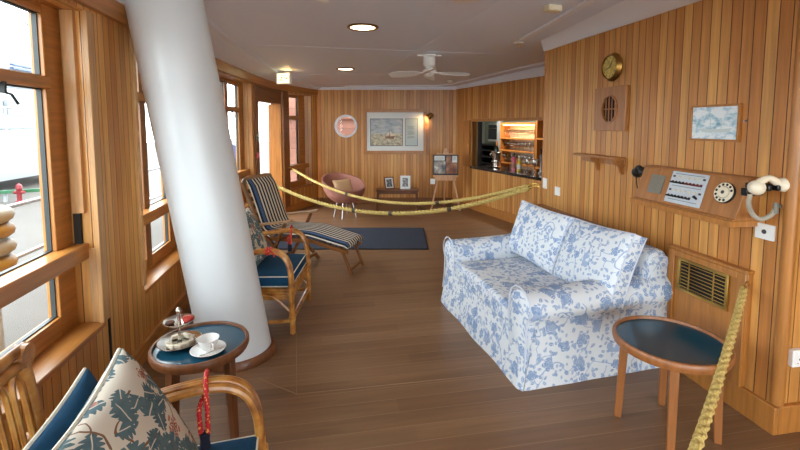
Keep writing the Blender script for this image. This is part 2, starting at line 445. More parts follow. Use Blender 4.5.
def edge_pts(M, w, h, pinch, n=12):
    out = []
    cs = [(-1, -1, 1, -1), (1, -1, 1, 1), (1, 1, -1, 1), (-1, 1, -1, -1)]
    for a, b, c, d in cs:
        for i in range(n):
            t = i / n; u, v = a + (c - a) * t, b + (d - b) * t
            out.append(M @ Vector((u * w / 2 * (1 - pinch * (1 - v * v)), v * h / 2 * (1 - pinch * (1 - u * u)), 0)))
    return out

def thing(name, label, cat, loc=(0, 0, 0), rz=0.0, group=None):
    o = bpy.data.objects.new(name, None); COL.objects.link(o); o.empty_display_size = 0.1
    o.location = loc; o.rotation_euler = (0, 0, rz); return tag(o, label, cat, group)
def tag(o, label, cat, group=None):
    o['label'] = label; o['category'] = cat
    if group: o['group'] = group
    return o
def struct(o):
    o['kind'] = 'structure'; return o
def lab(o, text):
    o['label'] = text; return o
def kids(o): return [c for c in list(COL.objects) if c.parent == o]
def dup(root, loc, rz=None, label=None, group=None):
    r = root.copy(); COL.objects.link(r); r.location = loc
    if rz is not None: r.rotation_euler = (0, 0, rz)
    if label: r['label'] = label
    if group: r['group'] = group
    def rec(a, b):
        for ch in kids(a):
            c = ch.copy(); COL.objects.link(c); c.parent = b; rec(ch, c)
    rec(root, r); return r
def spline(pts, n=8, closed=False):
    """Catmull-Rom through pts"""
    P = [Vector(p) for p in pts]; k = len(P); out = []
    rng = k if closed else k - 1
    for i in range(rng):
        p0 = P[(i - 1) % k] if (closed or i > 0) else P[i] * 2 - P[i + 1]
        p1, p2 = P[i], P[(i + 1) % k]
        p3 = P[(i + 2) % k] if (closed or i + 2 < k) else p2 * 2 - p1
        for j in range(n):
            t = j / n
            out.append(0.5 * ((2 * p1) + (p2 - p0) * t + (2 * p0 - 5 * p1 + 4 * p2 - p3) * t * t + (3 * p1 - p0 - 3 * p2 + p3) * t ** 3))
    if not closed: out.append(P[-1].copy())
    return out
def rotm(x=0, y=0, z=0):
    return Matrix.Rotation(z, 3, 'Z') @ Matrix.Rotation(y, 3, 'Y') @ Matrix.Rotation(x, 3, 'X')

# ------------------------------------------------------------------ the room shell
EYE = 1.6
_c = spline([(-1.22, -4.2, 0), (-1.22, -2, 0), (-1.22, 2, 0), (-1.22, 4.0, 0), (-1.2, 4.6, 0), (-1.15, 5.3, 0), (-1.08, 6.0, 0), (-.98, 6.7, 0),
             (-.82, 7.4, 0), (-.58, 8.0, 0), (-.30, 8.5, 0), (-.04, 8.86, 0)], 10)
_cy = np.array([p.y for p in _c]); _cx = np.array([p.x for p in _c])
def xin(y): return float(np.interp(y, _cy, _cx))
def ceilz(y): return float(np.interp(y, [-4, 4.5, 6.0, 8.5, 10], [2.46, 2.46, 2.435, 2.35, 2.31]))
def valz(y): return float(np.interp(y, [-4, 6.0, 8.8], [2.33, 2.33, 2.29]))
TH = 0.20
# openings in the left wall: (y0, y1, sill, head)
OPEN = [(-2.9, -1.8, .5, 2.2), (-1.4, -.3, .5, 2.2), (0.05, 1.15, .5, 2.2), (1.5, 2.6, .5, 2.2), (3.16, 4.25, .46, 2.2), (5.15, 6.6, .46, 2.2), (6.82, 7.81, 0, 2.2), (8.02, 8.65, .42, 2.16)]
def strip(y0, y1, off=0.0):
    n = max(2, int((y1 - y0) / 0.15) + 1)
    return [(xin(y) + off, y) for y in [y0 + (y1 - y0) * i / (n - 1) for i in range(n)]]
b = B()
def lwall(y0, y1, z0, z1):
    s = strip(y0, y1)
    pts = [(x, y, z0) for x, y in s] + [(x - TH, y, z0) for x, y in s[::-1]]
    b.prism(pts, (0, 0, z1 - z0))
yy = -3.6
for y0, y1, sl, hd in OPEN:
    lwall(yy, y0, 0, 2.34)
    if sl: lwall(y0, y1, 0, sl - .03)
    lwall(y0, y1, hd, 2.34)
    yy = y1
lwall(yy, 8.80, 0, 2.34)
struct(b.build('wall_left', 'panel'))

# floor and ceiling
b = B(); b.b2((-1.6, -3.7, -.1), (4.6, 10.2, 0)); struct(b.build('floor', 'floor'))
b = B(); ys = [-3.7, 0, 2, 4.5, 5.2, 6, 7, 8, 9, 10.2]
rows = [[(-1.5, y, ceilz(y)), (4.6, y, ceilz(y)), (4.6, y, ceilz(y) + .12), (-1.5, y, ceilz(y) + .12)] for y in ys]
V = b.surf(rows, cu=True); b.cap(V[0], True); b.cap(V[-1]); struct(b.build('ceiling', 'ceiling'))

# right wall and its returns
RX, RY0, RY1 = 2.29, 1.74, 4.16
b = B(); b.b2((RX, RY0, 0), (RX + .15, RY1, 2.46)); struct(b.build('wall_right', 'panel'))
b = B(); b.b2((RX + .15, RY0, 0), (3.9, RY0 + .12, 2.46)); struct(b.build('wall_near_right', 'panel'))
b = B(); b.b2((RX + .15, RY1 - .12, 0), (3.62, RY1, 2.46)); struct(b.build('wall_return', 'panel'))
# glazed sides of the room behind the visitor, so daylight comes in
def glazed(i0, wname, p0, p1, n, sl, hd, thick):
    p0, p1 = Vector(p0), Vector(p1); d = (p1 - p0); L = d.length; d.normalize(); nn_ = Vector((-d.y, d.x, 0)) * thick
    def pr(bb, a, c, z0, z1, k0=0.0, k1=1.0): bb.prism([p0 + d * a + nn_ * k0 + Vector((0, 0, z0)), p0 + d * c + nn_ * k0 + Vector((0, 0, z0)), p0 + d * c + nn_ * k1 + Vector((0, 0, z0)), p0 + d * a + nn_ * k1 + Vector((0, 0, z0))], (0, 0, z1 - z0))
    b = B(); pr(b, 0, L, 0, sl); pr(b, 0, L, hd, 2.47); w = .12; st = (L - w) / n
    for i in range(n + 1): pr(b, i * st, i * st + w, sl, hd)
    struct(b.build(wname, 'panel'))
    for i in range(n):
        a, c = i * st + w, (i + 1) * st; b = B()
        pr(b, a, a + .05, sl, hd, .3, .7); pr(b, c - .05, c, sl, hd, .3, .7); pr(b, a + .05, c - .05, sl, sl + .05, .3, .7); pr(b, a + .05, c - .05, hd - .05, hd, .3, .7)
        f = struct(b.build('window_%d' % (i0 + i), 'trimwood')); b = B(); pr(b, a + .05, c - .05, sl + .05, hd - .05, .48, .52); b.build('pane', 'glass', f)
glazed(9, 'wall_rear', (-1.42, -3.6, 0), (3.9, -3.6, 0), 4, .25, 2.34, -.12)
b = B(); b.b2((3.78, -3.6, 0), (3.9, RY0 + .12, 2.47)); struct(b.build('wall_side', 'panel'))

# back wall: rotated plane facing the visitor, with the porthole
BKA = Vector((2.66, 8.335, 0)); BKD = Vector((-.984, .179, 0)); BKN = Vector((.179, .984, 0))   # D runs to the left, N away
def bk(u, w, z): return BKA + BKD * u + BKN * w + Vector((0, 0, z))
BKL = 2.80; PU, PZ, PR = 2.215, 1.57, .205
b = B()
S = .26
def quadbox(u0, u1, z0, z1): b.prism([bk(u0, 0, z0), bk(u1, 0, z0), bk(u1, 0, z1), bk(u0, 0, z1)], BKN * .12)
quadbox(-.05, PU - S, 0, 2.36); quadbox(PU + S, BKL, 0, 2.36); quadbox(PU - S, PU + S, 0, PZ - S); quadbox(PU - S, PU + S, PZ + S, 2.36)
nn = 32; outer, inner = [], []
for i in range(nn):
    a = 2 * PI * i / nn + PI / 4; c, s_ = math.cos(a), math.sin(a); q = S / max(abs(c), abs(s_))
    outer.append((PU + c * q, PZ + s_ * q)); inner.append((PU + c * PR, PZ + s_ * PR))
b.surf([[bk(u, 0, z) for u, z in outer], [bk(u, 0, z) for u, z in inner], [bk(u, .12, z) for u, z in inner], [bk(u, .12, z) for u, z in outer]], cu=True)
for f in b.bm.faces: f[b.done] = 0
BACKWALL = struct(b.build('wall_back', 'panel'))
MB_ = Matrix((( -BKD.x, 0, -BKN.x), (-BKD.y, 0, -BKN.y), (0, 1, 0)))   # lathe frame: axis towards the room
b = B()
b.lathe([(PR, -.1), (PR + .022, -.005), (PR + .026, .012), (PR + .012, .02), (PR - .012, .016), (PR - .016, -.1), (PR, -.1)], bk(PU, 0, PZ), 36, MB_, cap=False)
f = struct(b.build('window_8', 'white'))
b = B(); b.lathe([(0.0, -.05), (PR - .014, -.05), (PR - .014, -.044), (0.0, -.044)], bk(PU, 0, PZ), 32, MB_); b.build('pane', 'glass', f)

# bar wall with the serving hatch
BA = Vector((2.70, 8.14, 0)); BD = Vector((.2032, -.9791, 0)); BN = Vector((.9791, .2032, 0))
def br(u, w, z): return BA + BD * u + BN * w + Vector((0, 0, z))
b = B()
def bq(u0, u1, z0, z1, w0=0, w1=.1): b.prism([br(u0, w0, z0), br(u1, w0, z0), br(u1, w0, z1), br(u0, w0, z1)], BN * (w1 - w0))
HU0, HU1, HZ0, HZ1 = .44, 2.95, .82, 1.66
bq(-.2, HU0, 0, 2.46); bq(HU1, 4.05, 0, 2.46); bq(HU0, HU1, 0, HZ0 - .04); bq(HU0, HU1, HZ1, 2.46)
struct(b.build('wall_bar', 'panel'))
# pantry behind the hatch
b = B(); bq(-1.7, 3.2, 0, 2.1, 1.6, 1.7); struct(b.build('wall_pantry_back', 'barwall'))
b = B(); bq(-1.7, -1.6, 0, 2.1, .1, 1.6); struct(b.build('wall_pantry_left', 'barwall'))
b = B(); bq(3.1, 3.2, 0, 2.1, .1, 1.6); struct(b.build('wall_pantry_right', 'panel'))
b = B(); bq(-1.7, 3.2, 2.1, 2.16, .1, 1.7); struct(b.build('ceiling_pantry', 'barwall'))
b = B(); bq(-1.7, -.2, 0, 2.1, .02, .1); struct(b.build('wall_pantry_front', 'barwall'))

# trims
tn = [0]
def trim(bb, mat, **k):
    tn[0] += 1; return struct(bb.build('trim_%d' % tn[0], mat, **k))
# half-round corner post and panel post
b = B(); b.cyl((RX + .012, RY0 - .004, .16), (RX + .012, RY0 - .004, 2.36), .03, n=16); trim(b, 'trimwood')
b = B(); b.cyl((RX + .01, RY1 + .004, .0), (RX + .01, RY1 + .004, 2.36), .022, n=12); trim(b, 'trimwood')
# white crown mouldings
b = B(); rows = []
for y, o in ((RY1 + .02, .03), (3.7, .075), (3.2, .14), (2.7, .21), (2.2, .27), (RY0 - .02, .32)):
    rows.append([(RX, y, 2.355), (RX - .022, y, 2.355), (RX - .03 - o * .25, y, 2.40), (RX - .03 - o * .7, y, 2.445), (RX - .03 - o, y, 2.47), (RX, y, 2.47)])
V = b.surf(rows, cu=True); b.cap(V[0]); b.cap(V[-1]); b.b2((RX, RY0 - .035, 2.355), (3.8, RY0, 2.47)); trim(b, 'white')
b = B(); b.prism([br(-.15, -.035, 2.30), br(3.9, -.035, 2.30), br(3.9, -.0, 2.30), br(-.15, 0, 2.30)], (0, 0, .16)); trim(b, 'white', bevel=.012)
b = B(); b.prism([bk(0, -.035, 2.29), bk(BKL, -.035, 2.29), bk(BKL, 0, 2.29), bk(0, 0, 2.29)], (0, 0, .08)); trim(b, 'white', bevel=.012)
def ribbon(pts, w, h, below=True):
    bb = B(); rows = []
    for i, p in enumerate(pts):
        p = Vector(p); q = Vector(pts[min(i + 1, len(pts) - 1)]) - Vector(pts[max(i - 1, 0)]); q.z = 0; q.normalize()
        s = Vector((-q.y, q.x, 0)) * w / 2
        rows.append([p + s, p - s, p - s - Vector((0, 0, h)), p + s - Vector((0, 0, h))])
    V = bb.surf(rows, cu=True); bb.cap(V[0], True); bb.cap(V[-1]); return bb
trim(ribbon([(x, y, ceilz(y) + .002) for x, y in [(1.50, .4), (1.72, 1.8), (1.83, 2.74), (1.93, 3.55), (1.985, 4.1)]], .05, .022), 'white')
far = [br(3.2, -.28, 0), br(2.0, -.28, 0), br(1.0, -.28, 0), br(.2, -.28, 0)] + [bk(.35, -.26, 0), bk(1.2, -.26, 0), bk(2.2, -.26, 0)]
trim(ribbon([(p.x, p.y, ceilz(p.y) + .002) for p in far], .045, .02), 'white')
# faint ceiling seams
for pts in ([(-.6, 7.2), (3.2, 6.45)], [(-.7, 4.9), (2.2, 5.0)], [(1.3, 2.0), (.95, 7.4)]):
    (x0, y0), (x1, y1) = pts; q = [(x0 + (x1 - x0) * t / 8, y0 + (y1 - y0) * t / 8) for t in range(9)]
    trim(ribbon([(x, y, ceilz(y) + .002) for x, y in q], .022, .004), 'ceiling')
# valance and cove over the windows
b = B(); ys = [-3.6 + 12.38 * i / 80 for i in range(81)]
rows = [[(xin(y) - .01, y, valz(y) - .11), (xin(y) + .035, y, valz(y) - .11), (xin(y) + .04, y, valz(y)), (xin(y) - .01, y, valz(y))] for y in ys]
V = b.surf(rows, cu=True); b.cap(V[0]); b.cap(V[-1]); trim(b, 'trimwood')
b = B(); rows = []
for y in ys:
    o = min(1, max(0.15, (9.0 - y) / 1.2)); k = .27 * o
    rows.append([(xin(y) - .02, y, valz(y)), (xin(y) + .05, y, valz(y)), (xin(y) + .06 + k * .35, y, valz(y) + (ceilz(y) - valz(y)) * .62),
                 (xin(y) + .05 + k * .8, y, ceilz(y) - .012), (xin(y) + .05 + k * .82, y, ceilz(y) - .025), (xin(y) + .05 + k, y, ceilz(y) - .02), (xin(y) + .05 + k, y, ceilz(y) + .01), (xin(y) - .02, y, ceilz(y) + .01)])
V = b.surf(rows, cu=True); b.cap(V[0]); b.cap(V[-1]); trim(b, 'ceiling')
# corner post in the far left corner and where the back wall meets the bar wall
b = B(); b.prism([bk(.06, -.02, 0), bk(-.05, -.05, 0), bk(-.05, .02, 0), bk(.06, .02, 0)], (0, 0, 2.3)); trim(b, 'panel')
# ledge on the right wall behind the sofa
b = B(); b.b2((RX - .06, 3.12, .735), (RX, RY1, .765)); b.b2((RX - .03, 3.12, .66), (RX, RY1, .735)); trim(b, 'darkwood', bevel=.004)

# baseboards
b = B()
for y0, y1 in ((-3.6, 6.82), (7.81, 8.78)):
    s = strip(y0, y1)
    V = b.surf([[(x - .01, y, 0), (x + .022, y, 0), (x + .022, y, .12), (x + .008, y, .135), (x - .01, y, .135)] for x, y in s], cu=True); b.cap(V[0]); b.cap(V[-1])
struct(b.build('baseboard_left', 'trimwood'))
b = B(); b.b2((RX - .025, RY0 - .025, 0), (RX, RY1 + .025, .15)); struct(b.build('baseboard_right', 'trimwood', bevel=.004))
b = B(); b.b2((RX - .001, RY0 - .025, 0), (3.78, RY0, .15)); struct(b.build('baseboard_near_right', 'trimwood', bevel=.004))
b = B(); b.prism([bk(0, -.022, 0), bk(BKL, -.022, 0), bk(BKL, 0, 0), bk(0, 0, 0)], (0, 0, .12)); struct(b.build('baseboard_back', 'darkwood', bevel=.004))
b = B(); b.prism([br(-.15, -.025, 0), br(4.0, -.025, 0), br(4.0, 0, 0), br(-.15, 0, 0)], (0, 0, .15)); struct(b.build('baseboard_bar', 'trimwood', bevel=.004))

MAT['inlay'] = plain('floor_inlay', rgb(146, 116, 88), 0.5)
for q in ([(-.17, 2.51), (1.4, 2.49)], [(-.17, 2.51), (-.215, 3.3)], [(-.17, 2.51), (-.42, 2.72)]):
    trim(ribbon([(x, y, .0012) for x, y in q], .006, .003), 'inlay')
# windows in the left wall
def lbar(bb, ya, yb, z0, z1, o0, o1):
    """a member following the wall between ya and yb, from z0 to z1, o0..o1 measured from the inner face"""
    n = max(2, int((yb - ya) / .2) + 2)
    rows = []
    for i in range(n):
        y = ya + (yb - ya) * i / (n - 1); x = xin(y)
        rows.append([(x + o0, y, z0), (x + o1, y, z0), (x + o1, y, z1), (x + o0, y, z1)])
    V = bb.surf(rows, cu=True); bb.cap(V[0]); bb.cap(V[-1])
def window(i, y0, y1, sl, hd, tr, lo, mull):
    b = B(); fo0, fo1 = -.19, -.13; J = .07; J1 = .15
    lbar(b, y0 - .001, y0 + J, sl, hd, fo0, fo1); lbar(b, y1 - J1, y1 + .001, sl, hd, fo0, fo1)
    lbar(b, y0 + J, y1 - J1, hd - .05, hd, fo0, fo1); lbar(b, y0 + J, y1 - J1, sl, sl + .10, fo0, fo1)
    root = struct(b.build('window_%d' % i, 'trimwood', bevel=.004))
    b = B(); lbar(b, y0 + J - .02, y1 - J1 + .02, tr, tr + .06, fo0, fo1 + .01); b.build('transom', 'trimwood', root, bevel=.004)
    b = B(); lbar(b, y0 + .003, y1 - .003, lo, lo + .085, fo0 - .002, -.05); b.build('lower_rail', 'trimwood', root, bevel=.006)
    cells = [(y0 + J, y1 - J1)]
    if mull:
        b = B(); lbar(b, mull - .05, mull + .05, sl + .02, hd - .02, fo0 + .004, fo1 + .004); b.build('mullion', 'darkwood', root, bevel=.004)
        cells = [(y0 + J, mull - .05), (mull + .05, y1 - J1)]
    for ya, yb in cells:
        for za, zb in ((sl + .10, lo), (lo + .085, tr), (tr + .06, hd - .05)):
            b = B(); lbar(b, ya - .004, yb + .004, za - .004, zb + .004, -.166, -.160); b.build('pane', 'glass', root)
            b = B(); g = .007
            lbar(b, ya, ya + g, za, zb, -.172, -.150); lbar(b, yb - g, yb, za, zb, -.172, -.150)
            lbar(b, ya + g, yb - g, za, za + g, -.172, -.150); lbar(b, ya + g, yb - g, zb - g, zb, -.172, -.150); b.build('gasket', 'rubber', root)
        b = B(); yc = ya + (yb - ya) * .3; x = xin(yc) - .12
        b.box((x, yc, tr - .02), (.02, .014, .05)); b.tube([(x, yc, tr - .04), (x + .03, yc, tr - .05), (x + .035, yc + .03, tr - .09)], .006, 6)
        b.build('latch', 'rubber', root)
    b = B(); lbar(b, y0 + .002, y1 - .002, sl - .03, sl, fo0, .012); b.build('sill', 'trimwood', root, bevel=.006)
WIN = [(6, 0, None), (7, 1, None), (5, 2, None), (1, 3, 1.95), (2, 4, 3.62), (3, 5, 5.95), (4, 7, None)]
for i, k, mu in WIN:
    y0, y1, sl, hd = OPEN[k]; f = i == 4
    window(i, y0, y1, sl, hd, 1.70 if f else 1.78, .76 if f else .865, mu)
# boards lining the reveal beside the nearest window, with dark strips painted in for the shaded slot and gap
b = B(); b.b2((-1.335, 2.572, 1.12), (-1.275, 2.603, 2.2)); trim(b, 'jambwood', bevel=.003)
b = B(); b.b2((-1.335, 2.58, .95), (-1.30, 2.603, 1.12)); trim(b, 'gapshade')
b = B(); b.b2((-1.275, 2.585, .5), (-1.232, 2.603, .92)); trim(b, 'jambwood', bevel=.003)
b = B(); b.b2((-1.232, 2.57, .5), (-1.206, 2.64, 2.2)); trim(b, 'jambwood', bevel=.003)
b = B(); b.b2((-1.221, 2.642, .14), (-1.2150, 2.660, 2.2)); trim(b, 'gapshade')
b = B(); b.b2((-1.232, 3.12, .5), (-1.206, 3.165, 2.2)); trim(b, 'jambwood', bevel=.003)

# door to the deck, standing open outwards
y0, y1 = 6.82, 7.81
b = B()
for ya, yb in ((y0 - .13, y0 + .012), (y1 - .012, y1 + .16)): lbar(b, ya, yb, 0, 2.2, -.01, .02)
lbar(b, y0, y1, 1.96, 2.2, -.19, -.02); lbar(b, y0, y1, 2.17, 2.2, -.02, .02)
door = struct(b.build('door_1', 'darkwood', bevel=.004))
b = B(); b.bar((xin(y1) - .225, y1 - .02, 1.0), (xin(y1) - .30, y1 + .66, 1.0), .045, 1.90); b.build('leaf', 'trimwood', door, bevel=.004)
b = B(); b.b2((xin(y0) - .19, y0 + .02, 0), (xin(y0) + .05, y1 - .02, .045)) if False else lbar(b, y0 + .02, y1 - .02, 0, .05, -.21, .03); b.build('threshold', 'darkbrass', door, bevel=.004)
b = B(); lbar(b, y1 - .03, y1 - .003, .05, 1.96, -.19, -.02); b.build('jamb_board', 'trimwood', door)
b = B(); lbar(b, 7.02, 7.06, 0.05, 1.96, -.215, -.17); b.build('inner_post', 'trimwood', door)

# ------------------------------------------------------------------ ceiling fittings
def downlight(x, y, label):
    z = ceilz(y); t = thing('ceiling_light', label, 'ceiling light', (x, y, z), 0, 'recessed ceiling lights')
    b = B(); b.lathe([(.105, .004), (.135, .004), (.14, -.006), (.13, -.014), (.11, -.012), (.105, .004)], n=32, cap=False); b.build('rim', 'darkbrass', t)
    b = B(); b.lathe([(0, -.006), (.06, -.009), (.108, -.006), (.108, .002), (0, .002)], n=32); b.build('diffuser', 'lamp', t)
downlight(.37, 3.87, 'nearer of the two glowing round brass-rimmed downlights in the ceiling')
downlight(.36, 6.45, 'farther of the two glowing round brass-rimmed downlights in the ceiling')
t = thing('ceiling_fan', 'white ceiling fan hanging in the middle of the room', 'fan', (1.31, 5.2, ceilz(5.2)))
b = B(); b.lathe([(0, .001), (.085, .001), (.085, -.012), (.05, -.03), (.045, -.035), (0, -.035)], n=24); b.b2((-.15, -.012, -.012), (.15, .012, .0)); b.build('ceiling_plate', 'fan', t)
b = B(); b.lathe([(0, -.03), (.072, -.03), (.074, -.05), (.074, -.13), (.05, -.15), (.035, -.165), (0, -.165)], n=24); b.build('motor_housing', 'fan', t)
b = B(); b.lathe([(0, -.16), (.05, -.165), (.085, -.185), (.085, -.215), (.06, -.235), (.03, -.26), (0, -.262)], n=24); b.build('hub', 'fan', t)
for k in range(4):
    a = math.radians(-14 + 90 * k); M = Matrix.Rotation(a, 3, 'Z') @ Matrix.Rotation(math.radians(20), 3, 'X') @ Matrix.Rotation(math.radians(3), 3, 'Y')
    b = B(); pts = [(.12, -.03), (.18, -.07), (.34, -.085), (.45, -.075), (.49, -.03), (.49, .03), (.45, .07), (.34, .07), (.18, .055), (.12, .03)]
    b.prism([M @ Vector((x, y, 0)) + Vector((0, 0, -.215)) for x, y in pts], M @ Vector((0, 0, .007))); bl = b.build('blade', 'fan', t)
    b = B(); b.bar(M @ Vector((.05, 0, .003)) + Vector((0, 0, -.215)), M @ Vector((.17, 0, .008)) + Vector((0, 0, -.215)), .035, .01); b.build('bracket', 'fan', bl)
def dome(name, x, y, r, h, mat, label, cat, group=None, stem=False):
    b = B(); b.lathe([(0, .0), (r, .0), (r, -h * .35), (r * .8, -h * .8), (r * .45, -h), (0, -h)], n=20)
    if stem: b.cyl((0, 0, -h), (0, 0, -h - .03), r * .2, n=8)
    o = b.build(name, mat); o.location = (x, y, ceilz(y)); tag(o, label, cat, group); return o
dome('smoke_detector', 1.34, 6.6, .055, .05, 'plastic', 'white smoke detector on the ceiling left of the fan blades', 'smoke detector')
dome('smoke_detector', 2.26, 7.45, .05, .05, 'plastic', 'small white smoke detector on the ceiling beyond the fan, near the back wall', 'smoke detector')
dome('smoke_detector', 0.02, 3.0, .05, .045, 'plastic', 'white ceiling fitting cut by the top edge left of centre', 'smoke detector')
dome('ceiling_vent', .97, 2.82, .13, .03, 'plastic', 'wide white round ceiling fitting cut by the top edge', 'vent')
t = thing('sprinkler_head', 'small sprinkler head with white rose on the ceiling near the right wall corner', 'sprinkler', (2.05, 4.3, ceilz(4.3)))
b = B(); b.lathe([(0, 0), (.05, 0), (.045, -.012), (.015, -.016), (0, -.016)], n=18); b.build('rose', 'plastic', t)
b = B(); b.cyl((0, 0, -.015), (0, 0, -.045), .009, n=8); b.cyl((0, 0, -.045), (0, 0, -.05), .02, n=10); b.build('nozzle', 'darkbrass', t)
t = thing('motion_sensor', 'beige wedge-shaped alarm sensor on the ceiling by the right wall', 'sensor', (1.66, 2.95, ceilz(2.95)), .2)
b = B(); b.box((0, 0, -.022), (.12, .075, .045)); b.build('case', 'creambox', t, bevel=.008)
b = B(); b.box((0, -.036, -.024), (.07, .012, .03)); b.build('lens', 'ivory', t, bevel=.004)
# exit sign
t = thing('exit_sign', 'lit exit sign with green running figure under the ceiling above the deck door', 'exit sign', (-.56, 6.78, 0), math.radians(-28))
zc = 2.295
b = B(); b.box((0, 0.02, zc), (.24, .07, .17)); b.build('housing', 'plastic', t, bevel=.008)
b = B(); b.box((0.01, -.018, zc), (.20, .008, .14)); fc = b.build('lit_face', 'exitglow', t)
b = B()
b.box((-.02, -.024, zc), (.012, .004, .05), rotm(y=.3)); b.sphere((-.005, -.024, zc + .042), .011, 8); b.bar((-.015, -.024, zc - .02), (.02, -.024, zc - .05), .01, .004, (0, 1, 0))
b.bar((-.025, -.024, zc - .02), (-.05, -.024, zc - .045), .01, .004, (0, 1, 0)); b.bar((-.02, -.024, zc + .02), (.02, -.024, zc + .005), .009, .004, (0, 1, 0))
b.bar((.04, -.024, zc), (.08, -.024, zc), .012, .004, (0, 1, 0)); b.prism([(.075, -.026, zc + .022), (.075, -.026, zc - .022), (.095, -.026, zc)], (0, .004, 0)); b.build('pictogram', 'signgreen', fc)
b = B(); b.cyl((0, .02, zc + .08), (0, .02, ceilz(6.78)), .008, n=8); b.build('hanger', 'plastic', t)
t = thing('call_point', 'red fire call point on the post left of the deck door', 'call point', (xin(6.72) + .03, 6.72, 1.14), math.radians(0))
b = B(); b.box((0, 0, 0), (.03, .085, .09)); b.build('case', 'callred', t, bevel=.006)
b = B(); b.box((.016, 0, 0), (.004, .04, .045)); b.build('window', 'plastic', t)
b = B(); b.box((0, 0, 0), (.006, .11, .13)); o = b.build('safety_sign', 'signgreen'); o.location = (xin(6.72) + .024, 6.72, 1.42); tag(o, 'green safety sign on the post above the red call point', 'sign')
b = B(); b.box((.0035, 0, .02), (.002, .07, .03)); b.box((.0035, 0, -.03), (.002, .06, .015)); b.build('marks', 'plastic', o)

# ------------------------------------------------------------------ leaning white column
t = thing('column', 'thick white leaning column beside the left windows', 'column', (-.60, 3.06, 0))
b = B(); rows = []
for i in range(12):
    z = 2.46 * i / 11; rows.append([(-.158 * z + .232 * math.cos(2 * PI * j / 48), .232 * math.sin(2 * PI * j / 48), z) for j in range(48)])
V = b.surf(rows, cu=True); b.cap(V[0]); b.cap(V[-1]); b.build('shaft', 'pillar', t)
b = B(); b.lathe([(.225, 0), (.252, 0), (.252, .045), (.244, .055), (.225, .057)], n=48, cap=False); b.build('base_ring', 'table', t)

# ------------------------------------------------------------------ round tables
def round_table(loc, label, r, h, top, leg, rot, lr):
    t = thing('side_table', label, 'table', loc, rot)
    b = B(); b.lathe([(0, h - .028), (r - .02, h - .028), (r - .018, h - .014), (0, h - .014)], n=56); b.build('table_top', 'blueglass', t)
    b = B(); b.lathe([(r - .02, h - .04), (r - .006, h - .045), (r, h - .03), (r, h - .008), (r - .006, h), (r - .016, h), (r - .02, h - .01), (r - .02, h - .04)], n=56, cap=False); b.build('rim', top, t)
    b = B(); k = lr * .92
    for i in range(4):
        a0, a1 = PI / 4 + i * PI / 2, PI / 4 + (i + 1) * PI / 2
        b.bar((k * math.cos(a0), k * math.sin(a0), h - .065), (k * math.cos(a1), k * math.sin(a1), h - .065), .02, .05)
    b.build('apron', top, t)
    for i in range(4):
        a = PI / 4 + i * PI / 2; c, s = math.cos(a), math.sin(a)
        b = B(); b.bar((lr * .98 * c, lr * .98 * s, h - .03), ((lr + .015) * c, (lr + .015) * s, 0), .042, .042, (c, s, 0), .034, .034); b.build('leg', leg, t, bevel=.004)
    return t
round_table((-.635, 2.30, 0), 'dark wooden round side table with blue top holding the tea things', .238, .48, 'table', 'table', math.radians(15), .185)
round_table((1.765, 1.865, 0), 'wooden round side table with empty blue top beside the sofa', .27, .497, 'tablelight', 'tablelight', math.radians(8), .21)

# tea things
TZ = .466
t = thing('cake_stand', 'two-tier silver cake stand with small cakes on the dark round table', 'cake stand', (-.735, 2.30, TZ))
b = B(); b.lathe([(0, .006), (.06, .006), (.085, .012), (.103, .026), (.107, .028), (.103, .03), (.08, .017), (.05, .011), (0, .011)], n=36, cap=False); b.build('lower_plate', 'silver', t)
b = B(); b.lathe([(0, 0), (.05, 0), (.05, .006), (.02, .007), (0, .007)], n=24); b.build('foot', 'silver', t)
b = B(); b.lathe([(0, .115), (.04, .115), (.062, .122), (.074, .133), (.077, .135), (.073, .137), (.055, .126), (.03, .12), (0, .12)], n=36, cap=False); b.build('upper_plate', 'silver', t)
b = B(); b.lathe([(.008, .008), (.012, .02), (.007, .04), (.007, .1), (.011, .118), (.008, .135), (.007, .165), (.013, .175), (.014, .186), (.008, .2), (0, .205)], n=14); b.build('stem', 'silver', t)
def sweets():
    for k, (a, r, mt) in enumerate(((-2.5, .055, 'pastry'), (-2.0, .06, 'pastry'), (-1.5, .062, 'pastry'), (-1.0, .06, 'pastry'), (-.45, .06, 'pastry'), (.3, .058, 'pastry'), (1.2, .056, 'pastry'), (2.1, .056, 'pastry'))):
        b = B(); b.box((0, 0, .012), (.05, .02, .022)); o = b.build('finger_cake', mt, bevel=.004)
        o.location = (-.735 + r * math.cos(a), 2.30 + r * math.sin(a), TZ + .0135); o.rotation_euler = (0, 0, a + 1.35)
        tag(o, 'pale finger cake lying on the lower tier of the silver cake stand', 'cake', 'finger cakes on the cake stand')
sweets()
b = B(); b.lathe([(0, 0), (.022, 0), (.027, .008), (.025, .02), (.014, .026), (0, .027)], n=18); o = b.build('small_cake', 'redcake'); o.location = (-.735 + .040, 2.30 + .012, TZ + .1222); tag(o, 'round red cake on the upper tier of the cake stand', 'cake')
b = B(); b.lathe([(0, 0), (.018, 0), (.022, .006), (.02, .012), (0, .014)], n=18); o = b.build('small_cake', 'choc'); o.location = (-.735 - .040, 2.30 - .008, TZ + .1222); tag(o, 'dark chocolate cake on the upper tier of the cake stand', 'cake')
b = B(); b.lathe([(0, .0), (.04, .0), (.045, .004), (.075, .013), (.084, .018), (.082, .02), (.07, .0155), (.04, .0065), (0, .006)], n=36, cap=False); o = b.build('saucer', 'china'); o.location = (-.575, 2.205, TZ + .002); tag(o, 'white china saucer under the teacup on the dark round table', 'saucer')
t = thing('teacup', 'white china teacup on its saucer on the dark round table', 'cup', (-.575, 2.21, TZ + .009))
